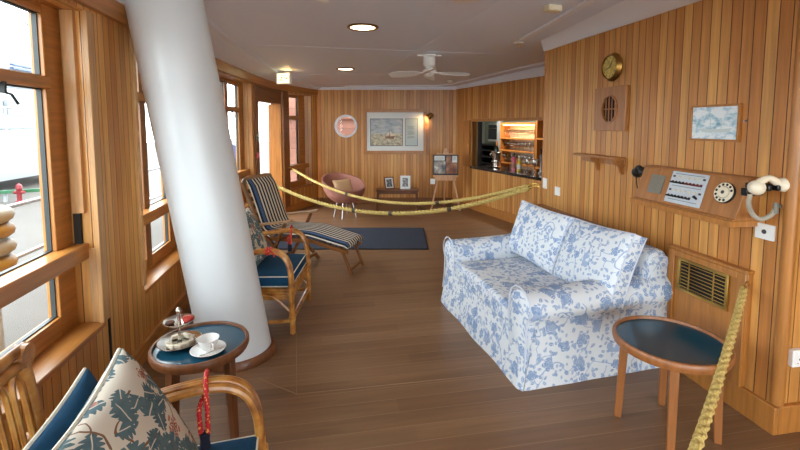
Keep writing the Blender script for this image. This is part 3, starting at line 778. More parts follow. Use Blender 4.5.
b = B(); b.lathe([(0, .0), (.024, .0), (.024, .006), (.03, .012), (.042, .03), (.049, .052), (.053, .062), (.051, .062), (.047, .052), (.039, .03), (.026, .012), (0, .009)], n=32, cap=False); b.build('bowl', 'china', t)
b = B(); b.tube(spline([(.046, 0, .05), (.064, 0, .05), (.07, 0, .036), (.058, 0, .022), (.038, 0, .02)], 5), .0045, 8); o = b.build('handle', 'china', t); o.rotation_euler = (0, 0, -1.0)
t = thing('teaspoon', 'small silver teaspoon lying on the saucer beside the cup', 'spoon', (-.535, 2.165, TZ + .0225), .5)
b = B(); b.tube([(-.05, 0, -.0015), (-.01, 0, .003), (.045, 0, .006)], [.002, .002, .003], 6); b.build('handle', 'silver', t)
b = B(); b.sphere((-.062, 0, -.003), .013, 10, (1.3, .8, .22)); b.build('bowl', 'silver', t)

# ------------------------------------------------------------------ sofa
SO = Vector((1.69, 3.0, 0)); SR = .078
t = thing('sofa', 'two-seat sofa in blue and white floral cover against the right wall', 'sofa', SO + Vector((.02, 0, 0)) * 0, SR)
def arm(name, ysgn, y0):
    # profile in (offset outward from the inner face, z)
    prof = [(.0, .0), (.0, .30), (.0, .46), (.005, .51), (.03, .565), (.08, .60), (.14, .607), (.20, .59), (.245, .55), (.262, .495), (.25, .45), (.225, .42), (.222, .36), (.226, .25), (.232, .12), (.242, .0)]
    b = B(); rows = []
    xs = [1.135, 1.145, 1.17, 1.3, 1.45, 1.6, 1.75, 1.9, 2.02, 2.12, 2.17, 2.185]
    for i, x in enumerate(xs):
        r = []; sc = {0: .86, 1: .95, 10: .97, 11: .9}.get(i, 1.0); f = (x - 1.13) / 1.07
        for o, z in prof:
            oz = z + (.055 * f ** 1.2 - .028 - .016 * math.sin(f * PI)) * max(0, (z - .3) / .33)
            oo = .12 + (o - .12) * sc; zz = oz if z < .3 else .3 + (oz - .3) * (1 - (1 - sc) * .35)
            wv = .008 * math.sin(x * 17 + z * 6 + o * 9) * (1 if .02 < z < .45 else .3)
            xx = x - (.028 * (1 - z / .3) if (i < 3 and z < .3) else 0)
            r.append((xx, y0 + ysgn * (oo + wv), zz))
        rows.append(r)
    V = b.surf(rows, cu=True, uvo=(R.random(), R.random())); b.cap(V[0]); b.cap(V[-1])
    for v in V[0]: pass
    o = b.build(name, 'sofa', t, origin=(1.68, 3.0, 0), ang=55)
    b = B()
    b.tube([(1.133 - (.026 * (1 - z / .3) if z < .3 else 0), y0 + ysgn * (.12 + (oo - .12) * .97), .3 + (z - .3) * .99 if z > .3 else z) for oo, z in prof if z > 0.02], .005, 6)
    b.build('piping', 'sofapiping', o, origin=(1.68, 3.0, 0))
arm('arm', -1, 2.575); arm('arm', 1, 3.52)
# skirt along the front
b = B(); rows = []
for z, x in ((.40, 1.150), (.33, 1.142), (.24, 1.135), (.215, 1.132), (.205, 1.128), (.12, 1.112), (.05, 1.098), (.0, 1.088)):
    rows.append([(x - .006 * math.sin(y * 11) * (1 - z * 2.2) + (.02 if j in (0, 40) else 0), y, z) for j, y in enumerate([2.335 + 1.42 * k / 40 for k in range(41)])])
for z, x in ((.0, 1.11), (.40, 1.17)):
    rows.append([(x, 2.335 + 1.42 * k / 40, z) for k in range(41)])
V = b.surf(rows, cv=True, uvo=(.3, .1)); b.cap([r[0] for r in V]); b.cap([r[-1] for r in V]); b.build('skirt', 'sofa', t, origin=(1.68, 3.0, 0), ang=60)
b = B(); b.b2((1.16, 2.5, .06), (2.12, 3.6, .33)); b.build('base', 'sofa', t, origin=(1.68, 3.0, 0))
# seat cushion
def rbox(bb, lo, hi, r, crown=0.0, n=10, uvo=(0, 0)):
    """soft box lofted along y"""
    (x0, y0, z0), (x1, y1, z1) = lo, hi; rows = []
    for i in range(n + 1):
        t_ = i / n; y = y0 + (y1 - y0) * t_; e = min(t_, 1 - t_) * (y1 - y0); sh = max(0, 1 - e / r) ** 2 * r * .6 if e < r else 0
        cr = crown * math.sin(PI * t_); ring = []
        for cx, cz, a0 in ((x0 + r, z1 - r, PI), (x1 - r, z1 - r, PI / 2), (x1 - r, z0 + r, 0), (x0 + r, z0 + r, -PI / 2)):
            for k in range(5):
                a = a0 - k * PI / 8; ring.append((cx + (r - sh) * math.cos(a) , y, cz + (r - sh) * math.sin(a) + (cr if cz > (z0 + z1) / 2 else 0)))
            if cz > (z0 + z1) / 2 and cx < (x0 + x1) / 2:
                for q in (.25, .5, .75): ring.append((x0 + r + (x1 - x0 - 2 * r) * q, y, z1 - sh + cr * 1.35))
        rows.append(ring)
    V = bb.surf(rows, cu=True, uvo=uvo); bb.cap(V[0]); bb.cap(V[-1])
b = B(); rbox(b, (1.125, 2.572, .29), (2.0, 3.523, .435), .035, .012, uvo=(.1, .6)); sc = b.build('seat_cushion', 'sofa', t, origin=(1.68, 3.0, 0), ang=60)
b = B(); b.tube([(1.126, 2.59 + .915 * i / 8, .405 + .006 * math.sin(PI * i / 8)) for i in range(9)], .005, 6); b.build('piping', 'sofapiping', sc, origin=(1.68, 3.0, 0))
# back
b = B(); rows = []
for i, y in enumerate([2.375, 2.385, 2.41, 2.5, 2.7, 3.0, 3.3, 3.55, 3.69, 3.715, 3.725]):
    e = min(i, 10 - i); k = {0: .05, 1: .02, 2: .005}.get(e, 0)
    rows.append([(x, y, z) for x, z in ((1.96 + k * .5, .0), (1.96 + k * .5, .35), (1.985 + k * .5, .57), (2.01 + k * .5, .70 - k), (2.03, .755 - k), (2.075, .78 - k), (2.125, .785 - k), (2.165, .77 - k), (2.195 - k * .5, .73 - k), (2.205 - k * .5, .65 - k), (2.205 - k * .5, .4), (2.20 - k * .5, .0))])
V = b.surf(rows, cu=True, uvo=(.7, .2)); b.cap(V[0]); b.cap(V[-1]); bo = b.build('backrest', 'sofa', t, origin=(1.68, 3.0, 0), ang=55)
b = B(); b.tube([(2.20, 2.38, .3), (2.20, 2.378, .64), (2.17, 2.378, .73), (2.11, 2.38, .74), (2.06, 2.38, .73), (2.02, 2.382, .66)], .006, 6); b.build('piping', 'sofapiping', bo, origin=(1.68, 3.0, 0))
def leanM(c, a, yaw=0.0, roll=0.0, face=-1):
    """cushion frame: width along y, leaning back towards +x (face=-1) or -x (face=1)"""
    s = -face
    X = Vector((0, 1, 0)); Y = Vector((s * math.sin(a), 0, math.cos(a))); Z = X.cross(Y)
    M = Matrix((X, Y, Z)).transposed(); M = Matrix.Rotation(yaw, 3, 'Z') @ M @ Matrix.Rotation(roll, 3, 'Z')
    return Matrix.Translation(Vector(c)) @ M.to_4x4()
def SC(c, a, yaw, roll): return Matrix.Translation(SO) @ Matrix.Rotation(SR, 4, 'Z') @ Matrix.Translation(-Vector((1.68, 3.0, 0))) @ leanM(c, a, yaw, roll)
def cushion(name, label, cat, M, w, h, th, mat, pinch=.06, group=None, uvo=(0, 0), piping=True, crown=2.6, side=.012, pm='piping', off=(0, 0, 0)):
    o = M.translation.copy(); root = None
    b = B(); b.pillow(w, h, th, M, pinch=pinch, uvo=uvo, crown=crown, side=side)
    ob = b.build(name, mat, origin=o, ang=70); tag(ob, label, cat, group)
    if piping:
        if side > .03:
            for k in (1, -1):
                b = B(); b.tube(edge_pts(M @ Matrix.Translation((0, 0, k * side)), w, h, pinch), .0045, 6, closed=True); b.build('piping', pm, ob, origin=o)
        else:
            b = B(); b.tube(edge_pts(M, w * 1.005, h * 1.005, pinch), .007, 6, closed=True); b.build('piping', pm, ob, origin=o)
    return ob
cushion('back_cushion', 'blue and white floral back cushion at the far end of the sofa', 'cushion', SC((1.80, 3.27, .675), .33, .05, .03), .66, .46, .11, 'sofa', .05, 'sofa back cushions', (.2, .9), side=.045, pm='sofapiping')
cushion('back_cushion', 'blue and white floral back cushion at the near end of the sofa', 'cushion', SC((1.835, 2.65, .665), .38, -.06, -.05), .66, .47, .11, 'sofa', .05, 'sofa back cushions', (.9, .4), side=.045, pm='sofapiping')

# ------------------------------------------------------------------ rattan armchairs
HW = .32
def rattan(label, loc, rz):
    t = thing('rattan_armchair', label, 'armchair', loc, rz, 'rattan armchairs by the windows')
    for s in (-1, 1):
        for_ = None; b = B()
        for k in (-1, 0, 1):
            y = s * (HW + k * .027); dz = .006 if k == 0 else 0
            b.tube(spline([(-.37, y, .575 + dz), (-.12, y, .605 + dz), (.10, y, .64 + dz), (.225, y, .645 + dz), (.305, y, .605 + dz), (.345, y, .52 + dz), (.355, y, .40), (.355, y, .26)], 5), .0155, 8)
        b.build('arm', 'cane', t)
        b = B(); b.tube([(.355, s * HW, .42), (.357, s * HW, .2), (.36, s * HW, 0)], [.021, .023, .02], 10)
        for z in (.34, .30, .10): b.tube([(.357, s * HW, z), (.357, s * HW, z + .03)], .028, 10)
        b.build('front_leg', 'cane', t)
        b = B(); b.tube(spline([(-.39, s * .27, 0), (-.33, s * .275, .2), (-.31, s * .28, .34), (-.33, s * .285, .6), (-.37, s * .285, .87)], 4), .02, 10); b.build('back_leg', 'cane', t)
        b = B(); b.tube(spline([(.35, s * HW, .10), (.1, s * HW, .09), (-.36, s * .275, .10)], 5), .016, 8)
        b.tube(spline([(.35, s * (HW - .01), .16), (.22, s * (HW - .01), .28), (.08, s * (HW - .01), .31)], 5), .011, 8); b.build('side_stretcher', 'cane', t)
    b = B()
    for x, z in ((-.37, .875), (-.362, .835)): b.tube([(x, y, z + .012 * (1 - (y / .3) ** 2)) for y in [-.31 + .62 * i / 8 for i in range(9)]], .0185, 10)
    for s in (-1, 1): b.tube([(-.385, s * .285, .855), (-.345, s * .285, .855)], .04, 10)
    b.build('top_rail', 'cane', t)
    for i in range(7):
        y = -.228 + i * .076
        b = B(); w = .022
        b.tube(spline([(-.312, y - w, .33), (-.33, y - w, .58), (-.352, y - w, .76), (-.358, y - w * .5, .812), (-.360, y, .826), (-.358, y + w * .5, .812), (-.352, y + w, .76), (-.33, y + w, .58), (-.312, y + w, .33)], 4), .0085, 6)
        b.build('back_slat', 'cane', t)
    b = B()
    for z in (.262, .285, .308, .331):
        b.tube([(.345, -HW + .02, z), (.345, HW - .02, z)], .0125, 8)
        for s in (-1, 1): b.tube([(.35, s * (HW - .03), z), (-.33, s * .262, z)], .0125, 8)
    b.b2((-.32, -.28, .30), (.335, .28, .325)); b.tube([(-.325, -.28, .31), (-.325, .28, .31)], .016, 8)
    b.build('seat_frame', 'cane', t)
    b = B(); b.tube([(.357, -HW, .105), (.357, HW, .105)], .018, 8); b.build('front_stretcher', 'cane', t); b = B(); b.tube([(-.36, -.27, .12), (-.36, .27, .12)], .015, 8); b.build('back_stretcher', 'cane', t)
    return t
C1, A1 = Vector((-.575, 1.275, 0)), math.radians(5)
C2, A2 = Vector((-.545, 3.655, 0)), math.radians(-9)
rattan('rattan armchair cut by the bottom left corner with its slatted cane back in view', C1, A1)
rattan('rattan armchair half hidden behind the white column', C2, A2)
def loc(C, A, p): return C + Matrix.Rotation(A, 3, 'Z') @ Vector(p)
def flatM(C, A, p): return Matrix.Translation(loc(C, A, p)) @ Matrix.Rotation(A, 4, 'Z')
for C, A, lb in ((C1, A1, 'blue seat cushion with cream piping on the nearest rattan armchair'), (C2, A2, 'blue seat cushion with cream piping on the rattan armchair behind the column')):
    cushion('seat_cushion', lb, 'cushion', flatM(C, A, (.02, 0, .398)), .66, .585, .05, 'blue', .01, 'blue rattan chair cushions', side=.038, crown=3.5)
def chairM(C, A, p, a, roll=0): return Matrix.Translation(loc(C, A, p)) @ Matrix.Rotation(A, 4, 'Z') @ leanM((0, 0, 0), a, 0, roll, 1)
cushion('back_cushion', 'blue back cushion with cream piping leaning on the nearest chair back', 'cushion', chairM(C1, A1, (-.09, .03, .61), .40, .02), .42, .42, .09, 'blue', .05)
cushion('floral_cushion', 'large cream cushion with green leaves and flowers on the nearest armchair', 'cushion', chairM(C1, A1, (.045, -.015, .655), .47, .03), .47, .47, .15, 'chintz', .07, uvo=(.1, .1))
cushion('floral_cushion', 'cream leaf-patterned cushion on the armchair behind the column', 'cushion', chairM(C2, A2, (-.06, .0, .655), .36, 0), .46, .46, .15, 'chintz', .07, uvo=(.6, .3))
def tie(label, C, A, x, s, hang, nm='rope_tie', face=-1):
    """cord looped over an arm, tassel at its lower end"""
    zt = .664; y = s * HW
    t = thing(nm, label, 'rope', loc(C, A, (x, y, zt)), A, 'red cords tied on the armchairs')
    f = face
    a = spline([(.013, f * .058, -hang), (.013, f * .056, -hang * .5), (.011, f * .053, -.03), (.008, f * .042, .010), (.004, 0, .022), (0, -f * .042, .012), (-.004, -f * .052, -.02), (-.006, -f * .036, -.052), (-.010, f * .02, -.058), (-.013, f * .052, -.068), (-.014, f * .057, -hang * .6), (-.010, f * .058, -hang)], 5)
    b = B(); b.tube(a, .0085, 8, mod=lambda th, q: 1 + .1 * math.sin(2 * th + q * 420)); b.build('cord', 'red', t)
    b = B(); b.lathe([(.0, .01), (.016, .006), (.018, -.006), (.016, -.02), (.02, -.055), (.0, -.058)], (.002, f * .058, -hang), 12); b.build('tassel', 'navytassel', t)
tie('red cord with navy tassel looped over the arm of the nearest armchair', C1, A1, .17, 1, .165)
tie('red cord with navy tassel hanging off the far arm of the chair behind the column', C2, A2, .21, 1, .135)
t = thing('rope_tie', 'red cord wound round the near arm of the chair behind the column', 'rope', loc(C2, A2, (.19, -HW, .648)), A2, 'red cords tied on the armchairs')
b = B(); b.tube([(-.02 + .012 * q / 8, .044 * math.cos(q * PI / 4), .024 * math.sin(q * PI / 4)) for q in range(28)], .007, 6); b.build('cord', 'red', t)
b = B(); b.tube(spline([(.01, -.044, .0), (.03, -.05, .012), (.05, -.052, -.01), (.055, -.052, -.03)], 4), .006, 6); b.build('loose_end', 'red', t)

# ------------------------------------------------------------------ folding deck lounger
LC, LA = Vector((-.735, 5.21, 0)), math.radians(-27)
t = thing('deck_lounger', 'folding wooden steamer lounger with arms before the deck door', 'lounger', LC, LA)
for s in (-1, 1):
    b = B(); b.bar((-.03, s * .25, .95), (.27, s * .25, .20), .028, .045, (0, 1, 0)); b.build('back_rail', 'palewood', t, bevel=.004)
    b = B(); b.bar((.19, s * .22, .335), (.78, s * .22, .345), .028, .045, (0, 0, 1)); b.build('seat_rail', 'darkwood', t, bevel=.004)
    b = B(); b.bar((.76, s * .20, .345), (1.21, s * .19, .245), .028, .04, (0, 0, 1)); b.build('footrest_rail', 'darkwood', t, bevel=.004)
    b = B(); pts = [(.02, -.022), (.12, -.03), (.30, -.032), (.42, -.038), (.50, -.045), (.545, -.03), (.545, .03), (.50, .045), (.42, .038), (.30, .032), (.12, .03), (.02, .022)]
    b.prism([(x + .06, s * .30 + y, .475 + (x - .02) * .16) for x, y in pts], (0, 0, .024)); b.build('armrest', 'palewood', t, bevel=.005)
    b = B(); b.bar((.52, s * .285, .535), (.26, s * .275, 0), .026, .042, (0, 1, 0)); b.build('rear_leg', 'darkwood', t, bevel=.003)
    b = B(); b.bar((.16, s * .275, .47), (.63, s * .255, 0), .026, .042, (0, 1, 0)); b.build('front_leg', 'darkwood', t, bevel=.003)
    b = B(); b.bar((1.13, s * .17, .255), (1.24, s * .165, 0), .024, .034, (0, 1, 0)); b.build('foot_leg', 'darkwood', t, bevel=.003)
b = B(); pts = [(-.29, .0), (-.26, .035), (-.15, .05), (.15, .05), (.26, .035), (.29, .0), (.26, -.03), (-.26, -.03)]
b.prism([(-.035 + .012 * 0, y, .955 + z) for y, z in pts], (.03, 0, .018)); b.build('head_rail', 'palewood', t, bevel=.006)
b = B(); b.bar((.60, -.255, .06), (.60, .255, .06), .02, .03); b.bar((.275, -.275, .06), (.275, .275, .06), .02, .03); b.build('crossbar', 'darkwood', t)
b = B(); b.bar((1.222, -.165, .05), (1.222, .165, .05), .018, .028); b.build('foot_crossbar', 'darkwood', t)
b = B()
for i in range(6): b.bar((.30 + i * .08, -.22, .362), (.30 + i * .08, .22, .362), .04, .012)
for i in range(6): b.bar((.82 + i * .065, -.19, .349 - (i * .065 + .04) * .222), (.82 + i * .065, .19, .349 - (i * .065 + .04) * .222), .04, .012)
for i in range(6): b.bar((.02 + i * .034, -.24, .855 - i * .086), (.02 + i * .034, .24, .855 - i * .086), .012, .05)
b.build('slats', 'darkwood', t)
# its cushion
path = spline([(.015, .965), (.13, .80), (.25, .60), (.345, .455), (.40, .415), (.52, .405), (.68, .41), (.78, .405), (.95, .36), (1.10, .315), (1.15, .295)], 4) if False else None
pp = [Vector((x, 0, z)) for x, z in ((.02, .985), (.085, .82), (.15, .64), (.21, .48), (.27, .42), (.42, .408), (.66, .415), (.80, .405), (.98, .365), (1.14, .33), (1.225, .31))]
pp = spline(pp, 4); rows = []; W2 = .245
for i, p in enumerate(pp):
    d = (pp[min(i + 1, len(pp) - 1)] - pp[max(i - 1, 0)]).normalized(); nrm = Vector((-d.z, 0, d.x))
    if nrm.z < 0: nrm = -nrm
    e = 1 - .55 * max(0, 1 - min(i, len(pp) - 1 - i) / 2.0); q = i / len(pp)
    th = .05 * e; w = W2 * (1 if q < .55 else 1 - .08 * (q - .55) / .45)
    ring = [(-w, .3), (-w * .97, .8), (-w * .85, 1), (-w * .5, 1.05), (0, 1.08), (w * .5, 1.05), (w * .85, 1), (w * .97, .8), (w, .3), (w * .9, 0), (0, 0), (-w * .9, 0)]
    rows.append([p + nrm * (th * k - .02) + Vector((0, y, 0)) for y, k in ring])
b = B(); V = b.surf(rows, cu=True); b.cap(V[0]); b.cap(V[-1])
o = b.build('lounger_cushion', 'stripe', ang=60); o.location = LC; o.rotation_euler = (0, 0, LA); tag(o, 'navy and cream striped canvas mattress draped over the deck lounger', 'cushion')

# ------------------------------------------------------------------ far end of the room
b = B(); rz = math.radians(-10.3)
o = None
b.b2((-1.11, -.55, .0), (1.11, .55, .012)); o = b.build('floor_mat', 'rug', bevel=.003); o.location = (.32, 6.02, .0005); o.rotation_euler = (0, 0, rz); tag(o, 'dark blue rectangular mat on the floor beyond the lounger', 'mat')
b = B(); 
for lo, hi in (((-1.13, -.57, 0), (1.13, -.55, .01)), ((-1.13, .55, 0), (1.13, .57, .01)), ((-1.13, -.55, 0), (-1.11, .55, .01)), ((1.11, -.55, 0), (1.13, .55, .01))): b.b2(lo, hi)
b.build('border', 'rug_edge', o)

# pink tub chair
t = thing('tub_chair', 'round pink tub chair on thin metal legs in the far left corner', 'chair', (.38, 7.45, 0), math.radians(-62))
b = B(); rows = []
for i in range(9):
    f = i / 8; r = .10 + .27 * math.sin(f * PI / 2) ** .8; z = .26 + .30 * f ** 1.6
    rows.append([(r * 1.0 * math.cos(a) - .04 * f, r * 1.02 * math.sin(a), z + (-.12 * math.cos(a) + .05 if f > .2 else 0) * f * 1.05 + (0 if f > .2 else 0)) for a in [2 * PI * j / 40 for j in range(40)]])
inn = [[Vector(p) + (Vector((-.04, 0, .5)) - Vector(p)).normalized() * .03 + Vector((0, 0, .006)) for p in r] for r in rows[::-1]]
V = b.surf(rows + inn, cu=True); b.cap(V[0]); b.cap(V[-1]); b.build('shell', 'pink', t, ang=60)
b = B(); b.lathe([(0, .30), (.14, .30), (.2, .33), (.19, .36), (0, .365)], (0, 0, 0), 28); b.build('seat_pad', 'redpad', t)
for a in (.7, 2.4, 3.9, 5.5):
    b = B(); b.tube([(.13 * math.cos(a), .13 * math.sin(a), .29), (.20 * math.cos(a), .20 * math.sin(a), .0)], .009, 8); b.build('leg', 'steel', t)
CM = Matrix.Translation((.36, 7.40, .51)) @ Matrix.Rotation(math.radians(-62), 4, 'Z') @ leanM((0, 0, 0), .45, 0, .05, 1)
cushion('pillow', 'small square beige cushion in the pink tub chair', 'cushion', CM, .34, .32, .10, 'beige', .06, piping=False)

# low table with the two photographs
t = thing('low_table', 'low wooden bench table under the big picture on the back wall', 'table', (1.39, 7.93, 0), rz)
b = B(); b.b2((-.40, -.17, .365), (.40, .17, .39)); b.build('table_top', 'table', t, bevel=.004)
b = B(); b.b2((-.36, -.15, .315), (.36, -.135, .365)); b.b2((-.36, .135, .315), (.36, .15, .365)); b.build('apron', 'table', t)
for x in (-.36, .36):
    for y in (-.135, .135):
        b = B(); b.bar((x, y, .366), (x * 1.05, y, 0), .042, .042, (0, 1, 0), .03, .03); b.build('leg', 'table', t, bevel=.003)
def photoframe(label, p, rz_, w, h, fr, lean, mat, ow=.02, roll=0):
    t = thing('photo_frame', label, 'photo frame', p, rz_)
    M = Matrix.Rotation(-lean, 3, 'X') @ Matrix.Rotation(roll, 3, 'Y')
    def bx(bb, x0, x1, z0, z1, y0, y1):
        bb.box(M @ Vector(((x0 + x1) / 2, (y0 + y1) / 2, (z0 + z1) / 2)), (x1 - x0, y1 - y0, z1 - z0), M)
    b = B(); bx(b, -w / 2, w / 2, 0, ow, -.008, .008); bx(b, -w / 2, w / 2, h - ow, h, -.008, .008); bx(b, -w / 2, -w / 2 + ow, ow, h - ow, -.008, .008); bx(b, w / 2 - ow, w / 2, ow, h - ow, -.008, .008); b.build('frame', fr, t)
    b = B(); bx(b, -w / 2 + ow, w / 2 - ow, ow, h - ow, -.004, .006); b.build('mount', 'paper', t)
    b = B(); k = .022; bx(b, -w / 2 + ow + k, w / 2 - ow - k, ow + k, h - ow - k, -.0055, -.004); b.build('photograph', mat, t)
    b = B(); b.bar(M @ Vector((0, .008, h * .7)), Vector((0, .008 + h * .36, .004)), .03, .006, (0, 1, 0)); b.build('strut', fr, t)
def lt(x, y): return Vector((1.39, 7.93, 0)) + Matrix.Rotation(rz, 3, 'Z') @ Vector((x, y, 0))
p = lt(-.14, -.03); photoframe('small photograph in a brown frame leaning on the low table, left one', (p.x, p.y, .391), rz + .35, .19, .235, 'table', .35, 'photobw')
p = lt(.15, 0); photoframe('small photograph in a silver-white frame on the low table, right one', (p.x, p.y, .391), rz - .05, .19, .25, 'paper', .12, 'photobw')

# easel with display board
ER = rz - .05
t = thing('easel', 'wooden artist easel standing between the back wall and the bar hatch', 'easel', (2.27, 7.72, 0), ER)
for x in (-1, 1):
    b = B(); b.bar((x * .13, 0, .66), (x * .27, -.09, 0), .03, .022, (0, 1, 0)); b.build('front_leg', 'easel', t, bevel=.003)
b = B(); b.bar((0, .03, .9), (0, .40, 0), .03, .022, (0, 1, 0)); b.build('rear_leg', 'easel', t, bevel=.003)
b = B(); b.b2((-.03, .012, .55), (.03, .035, 1.16)); b.b2((-.16, .012, .95), (-.135, .034, 1.08)); b.b2((.135, .012, .95), (.16, .034, 1.08)); b.b2((-.16, .012, 1.04), (.16, .034, 1.065)); b.build('mast', 'easel', t, bevel=.003)
b = B(); b.b2((-.19, -.05, .56), (.19, .06, .63)); b.build('drawer_box', 'easel', t, bevel=.004)
b = B(); b.b2((-.23, -.06, .63), (.23, .0, .66)); b.build('ledge', 'easel', t, bevel=.004)
b = B(); b.b2((-.05, -.058, 1.045), (.05, .012, 1.10)); b.b2((-.17, -.03, 1.045), (-.09, .012, 1.075)); b.b2((.09, -.03, 1.045), (.17, .012, 1.075)); b.build('top_clamp', 'easel', t, bevel=.004)
t = thing('display_board', 'dark framed board of photographs and white notes standing on the easel', 'board', (2.27, 7.72, 0), ER)
def EB(x0, x1, z0, z1, y0, y1): return (x0, y0, z0), (x1, y1, z1)
b = B(); b.b2(*EB(-.235, .235, .662, 1.04, -.03, -.01)); b.build('backing', 'blackframe', t, bevel=.003)
b = B(); b.b2(*EB(-.215, -.005, .69, .92, -.0325, -.0295)); b.build('photograph', 'boardpic', t)
b = B(); b.b2(*EB(.01, .215, .69, .93, -.0325, -.0295)); b.b2(*EB(.01, .10, .93, 1.02, -.0325, -.0295)); b.build('photograph', 'boardpic_warm', t)
for x0, x1, z0, z1 in ((-.21, -.02, .935, 1.022), (.12, .21, .90, 1.022)):
    b = B(); b.b2(*EB(x0, x1, z0, z1, -.033, -.0295)); o = b.build('note', 'paper', t)
    b = B()
    for k in range(4): b.b2(*EB(x0 + .015, x1 - .015 - .01 * (k % 2), z1 - .022 - k * .018, z1 - .017 - k * .018, -.0337, -.033))
    b.build('lines', 'ink', o)
b = B(); b.box((-.24, -.06, .545), (.09, .004, .10)); o = b.build('tag', 'paper'); o.location = (2.27, 7.72, 0); o.rotation_euler = (0, 0, ER); tag(o, 'small grey-white card hanging at the left side of the easel', 'card')

# big framed picture on the back wall, lamp beside it
t = thing('framed_picture', 'large framed ship watercolour with text panel on the back wall', 'picture', bk(1.225, -.02, 1.462), math.atan2(-BKD.y, -BKD.x))
W, H = 1.27, .90; fw = .065
def fr(bb, w, h, k, y0, y1):
    bb.b2((-w / 2, y0, -h / 2), (w / 2, y1, -h / 2 + k)); bb.b2((-w / 2, y0, h / 2 - k), (w / 2, y1, h / 2)); bb.b2((-w / 2, y0, -h / 2 + k), (-w / 2 + k, y1, h / 2 - k)); bb.b2((w / 2 - k, y0, -h / 2 + k), (w / 2, y1, h / 2 - k))
b = B(); fr(b, W, H, fw, -.025, .018); b.build('frame', 'trimwood', t, bevel=.006)
b = B(); b.b2((-W / 2 + fw, -.004, -H / 2 + fw), (W / 2 - fw, .01, H / 2 - fw)); b.build('mount', 'paper', t)
b = B(); b.b2((-.50, -.0065, -.29), (.155, -.004, .26)); pc = b.build('painting', 'blackframe', t)
b = B(); b.surf([[(-.488, -.0078, -.278), (.143, -.0078, -.278)], [(-.488, -.0078, .248), (.143, -.0078, .248)]]); b.build('watercolour', 'seapic', pc)
b = B(); b.prism([(-.20, -.0082, -.10), (-.17, -.0082, -.14), (-.03, -.0082, -.15), (.0, -.0082, -.09)], (0, -.001, 0)); b.b2((-.11, -.0092, -.1), (-.104, -.0082, .04)); b.b2((-.16, -.0092, -.09), (-.06, -.0082, -.04)); b.build('painted_boat', 'darkwood', pc)
b = B(); b.prism([(-.10, -.0084, .03), (-.10, -.0084, -.09), (-.03, -.0084, -.09)], (0, -.001, 0)); b.prism([(-.115, -.0084, .0), (-.115, -.0084, -.08), (-.19, -.0084, -.08)], (0, -.001, 0)); b.build('painted_sails', 'pastry', pc)
b = B(); b.b2((.205, -.0065, -.29), (.455, -.004, .26)); pc = b.build('text_panel', 'blackframe', t)
b = B(); b.b2((.214, -.008, -.281), (.446, -.0065, .251)); b.build('sheet', 'textpaper', pc)
b = B()
for k in range(14):
    if k in (4, 10): continue
    b.b2((.24 + .008 * (k % 3), -.0088, .10 - k * .018), (.40 - .012 * ((k * 7) % 4), -.008, .106 - k * .018))
b.build('text_lines', 'ink', pc)
t = thing('picture_lamp', 'small brass lamp glowing on the back wall right of the big picture', 'wall lamp', bk(.495, 0, 1.78), math.atan2(-BKD.y, -BKD.x))
b = B(); b.lathe([(0, 0), (.05, 0), (.05, .012), (.02, .022), (0, .022)], n=20, M=Matrix(((1, 0, 0), (0, 0, -1), (0, 1, 0)))); b.build('wall_plate', 'darkbrass', t)
b = B(); b.tube(spline([(0, -.02, 0), (0, -.07, .03), (-.01, -.11, .035), (-.03, -.12, .02)], 5), .009, 8); b.build('neck', 'darkbrass', t)
M = rotm(x=.25, y=.75)
b = B(); b.lathe([(0, .06), (.025, .055), (.035, .03), (.06, -.05), (.057, -.05), (.032, .028), (0, .045)], (-.04, -.125, .0), 24, M, cap=False); b.build('shade', 'darkbrass', t)
b = B(); b.lathe([(0, -.02), (.045, -.03), (.05, -.046), (0, -.05)], (-.04, -.125, .0), 20, M); b.build('bulb', 'bulbpink', t)
PL = bk(.57, -.17, 1.72)

# ------------------------------------------------------------------ serving hatch: counter, shelves, bottles
b = B(); b.prism([br(HU0 + .002, -.05, HZ0 - .04), br(HU1 - .002, -.05, HZ0 - .04), br(HU1 - .002, .52, HZ0 - .04), br(HU0 + .002, .52, HZ0 - .04)], (0, 0, .045)); o = b.build('bar_counter', 'granite', bevel=.005); tag(o, 'dark glossy counter slab in the serving hatch', 'counter')
b = B()
for u0, u1, z0, z1 in ((HU0 - .045, HU0, HZ0 - .02, HZ1 + .05), (HU0, HU1, HZ1, HZ1 + .05), (HU0, HU1, HZ1 - .0, HZ1 + .0)):
    if z1 > z0: b.prism([br(u0, -.02, z0), br(u1, -.02, z0), br(u1, .1, z0), br(u0, .1, z0)], (0, 0, z1 - z0))
trim(b, 'trimwood', bevel=.003)
t = thing('hatch_shutter', 'folded wooden shutter at the left edge of the serving hatch', 'shutter', br(HU0 - .16, 0, 0))
b = B(); o_ = br(HU0 - .16, 0, 0); b.prism([br(HU0 - .30, -.045, .80), br(HU0 - .05, -.045, .80), br(HU0 - .05, -.022, .80), br(HU0 - .30, -.022, .80)], (0, 0, .88)); b.build('panel', 'trimwood', t, origin=o_, bevel=.004)
b = B(); b.prism([br(HU0 - .08, -.055, 1.18), br(HU0 - .06, -.055, 1.18), br(HU0 - .06, -.045, 1.18), br(HU0 - .08, -.045, 1.18)], (0, 0, .06)); b.build('handle', 'brass', t, origin=o_)
b = B(); b.prism([br(HU0 + .005, .105, .83), br(HU0 + .11, .105, .83), br(HU0 + .11, .135, .83), br(HU0 + .005, .135, .83)], (0, 0, .82)); o = b.build('dark_panel', 'appliance', origin=br(HU0 + .06, .25, .83)); tag(o, 'black folded door panel just inside the left side of the hatch', 'panel')
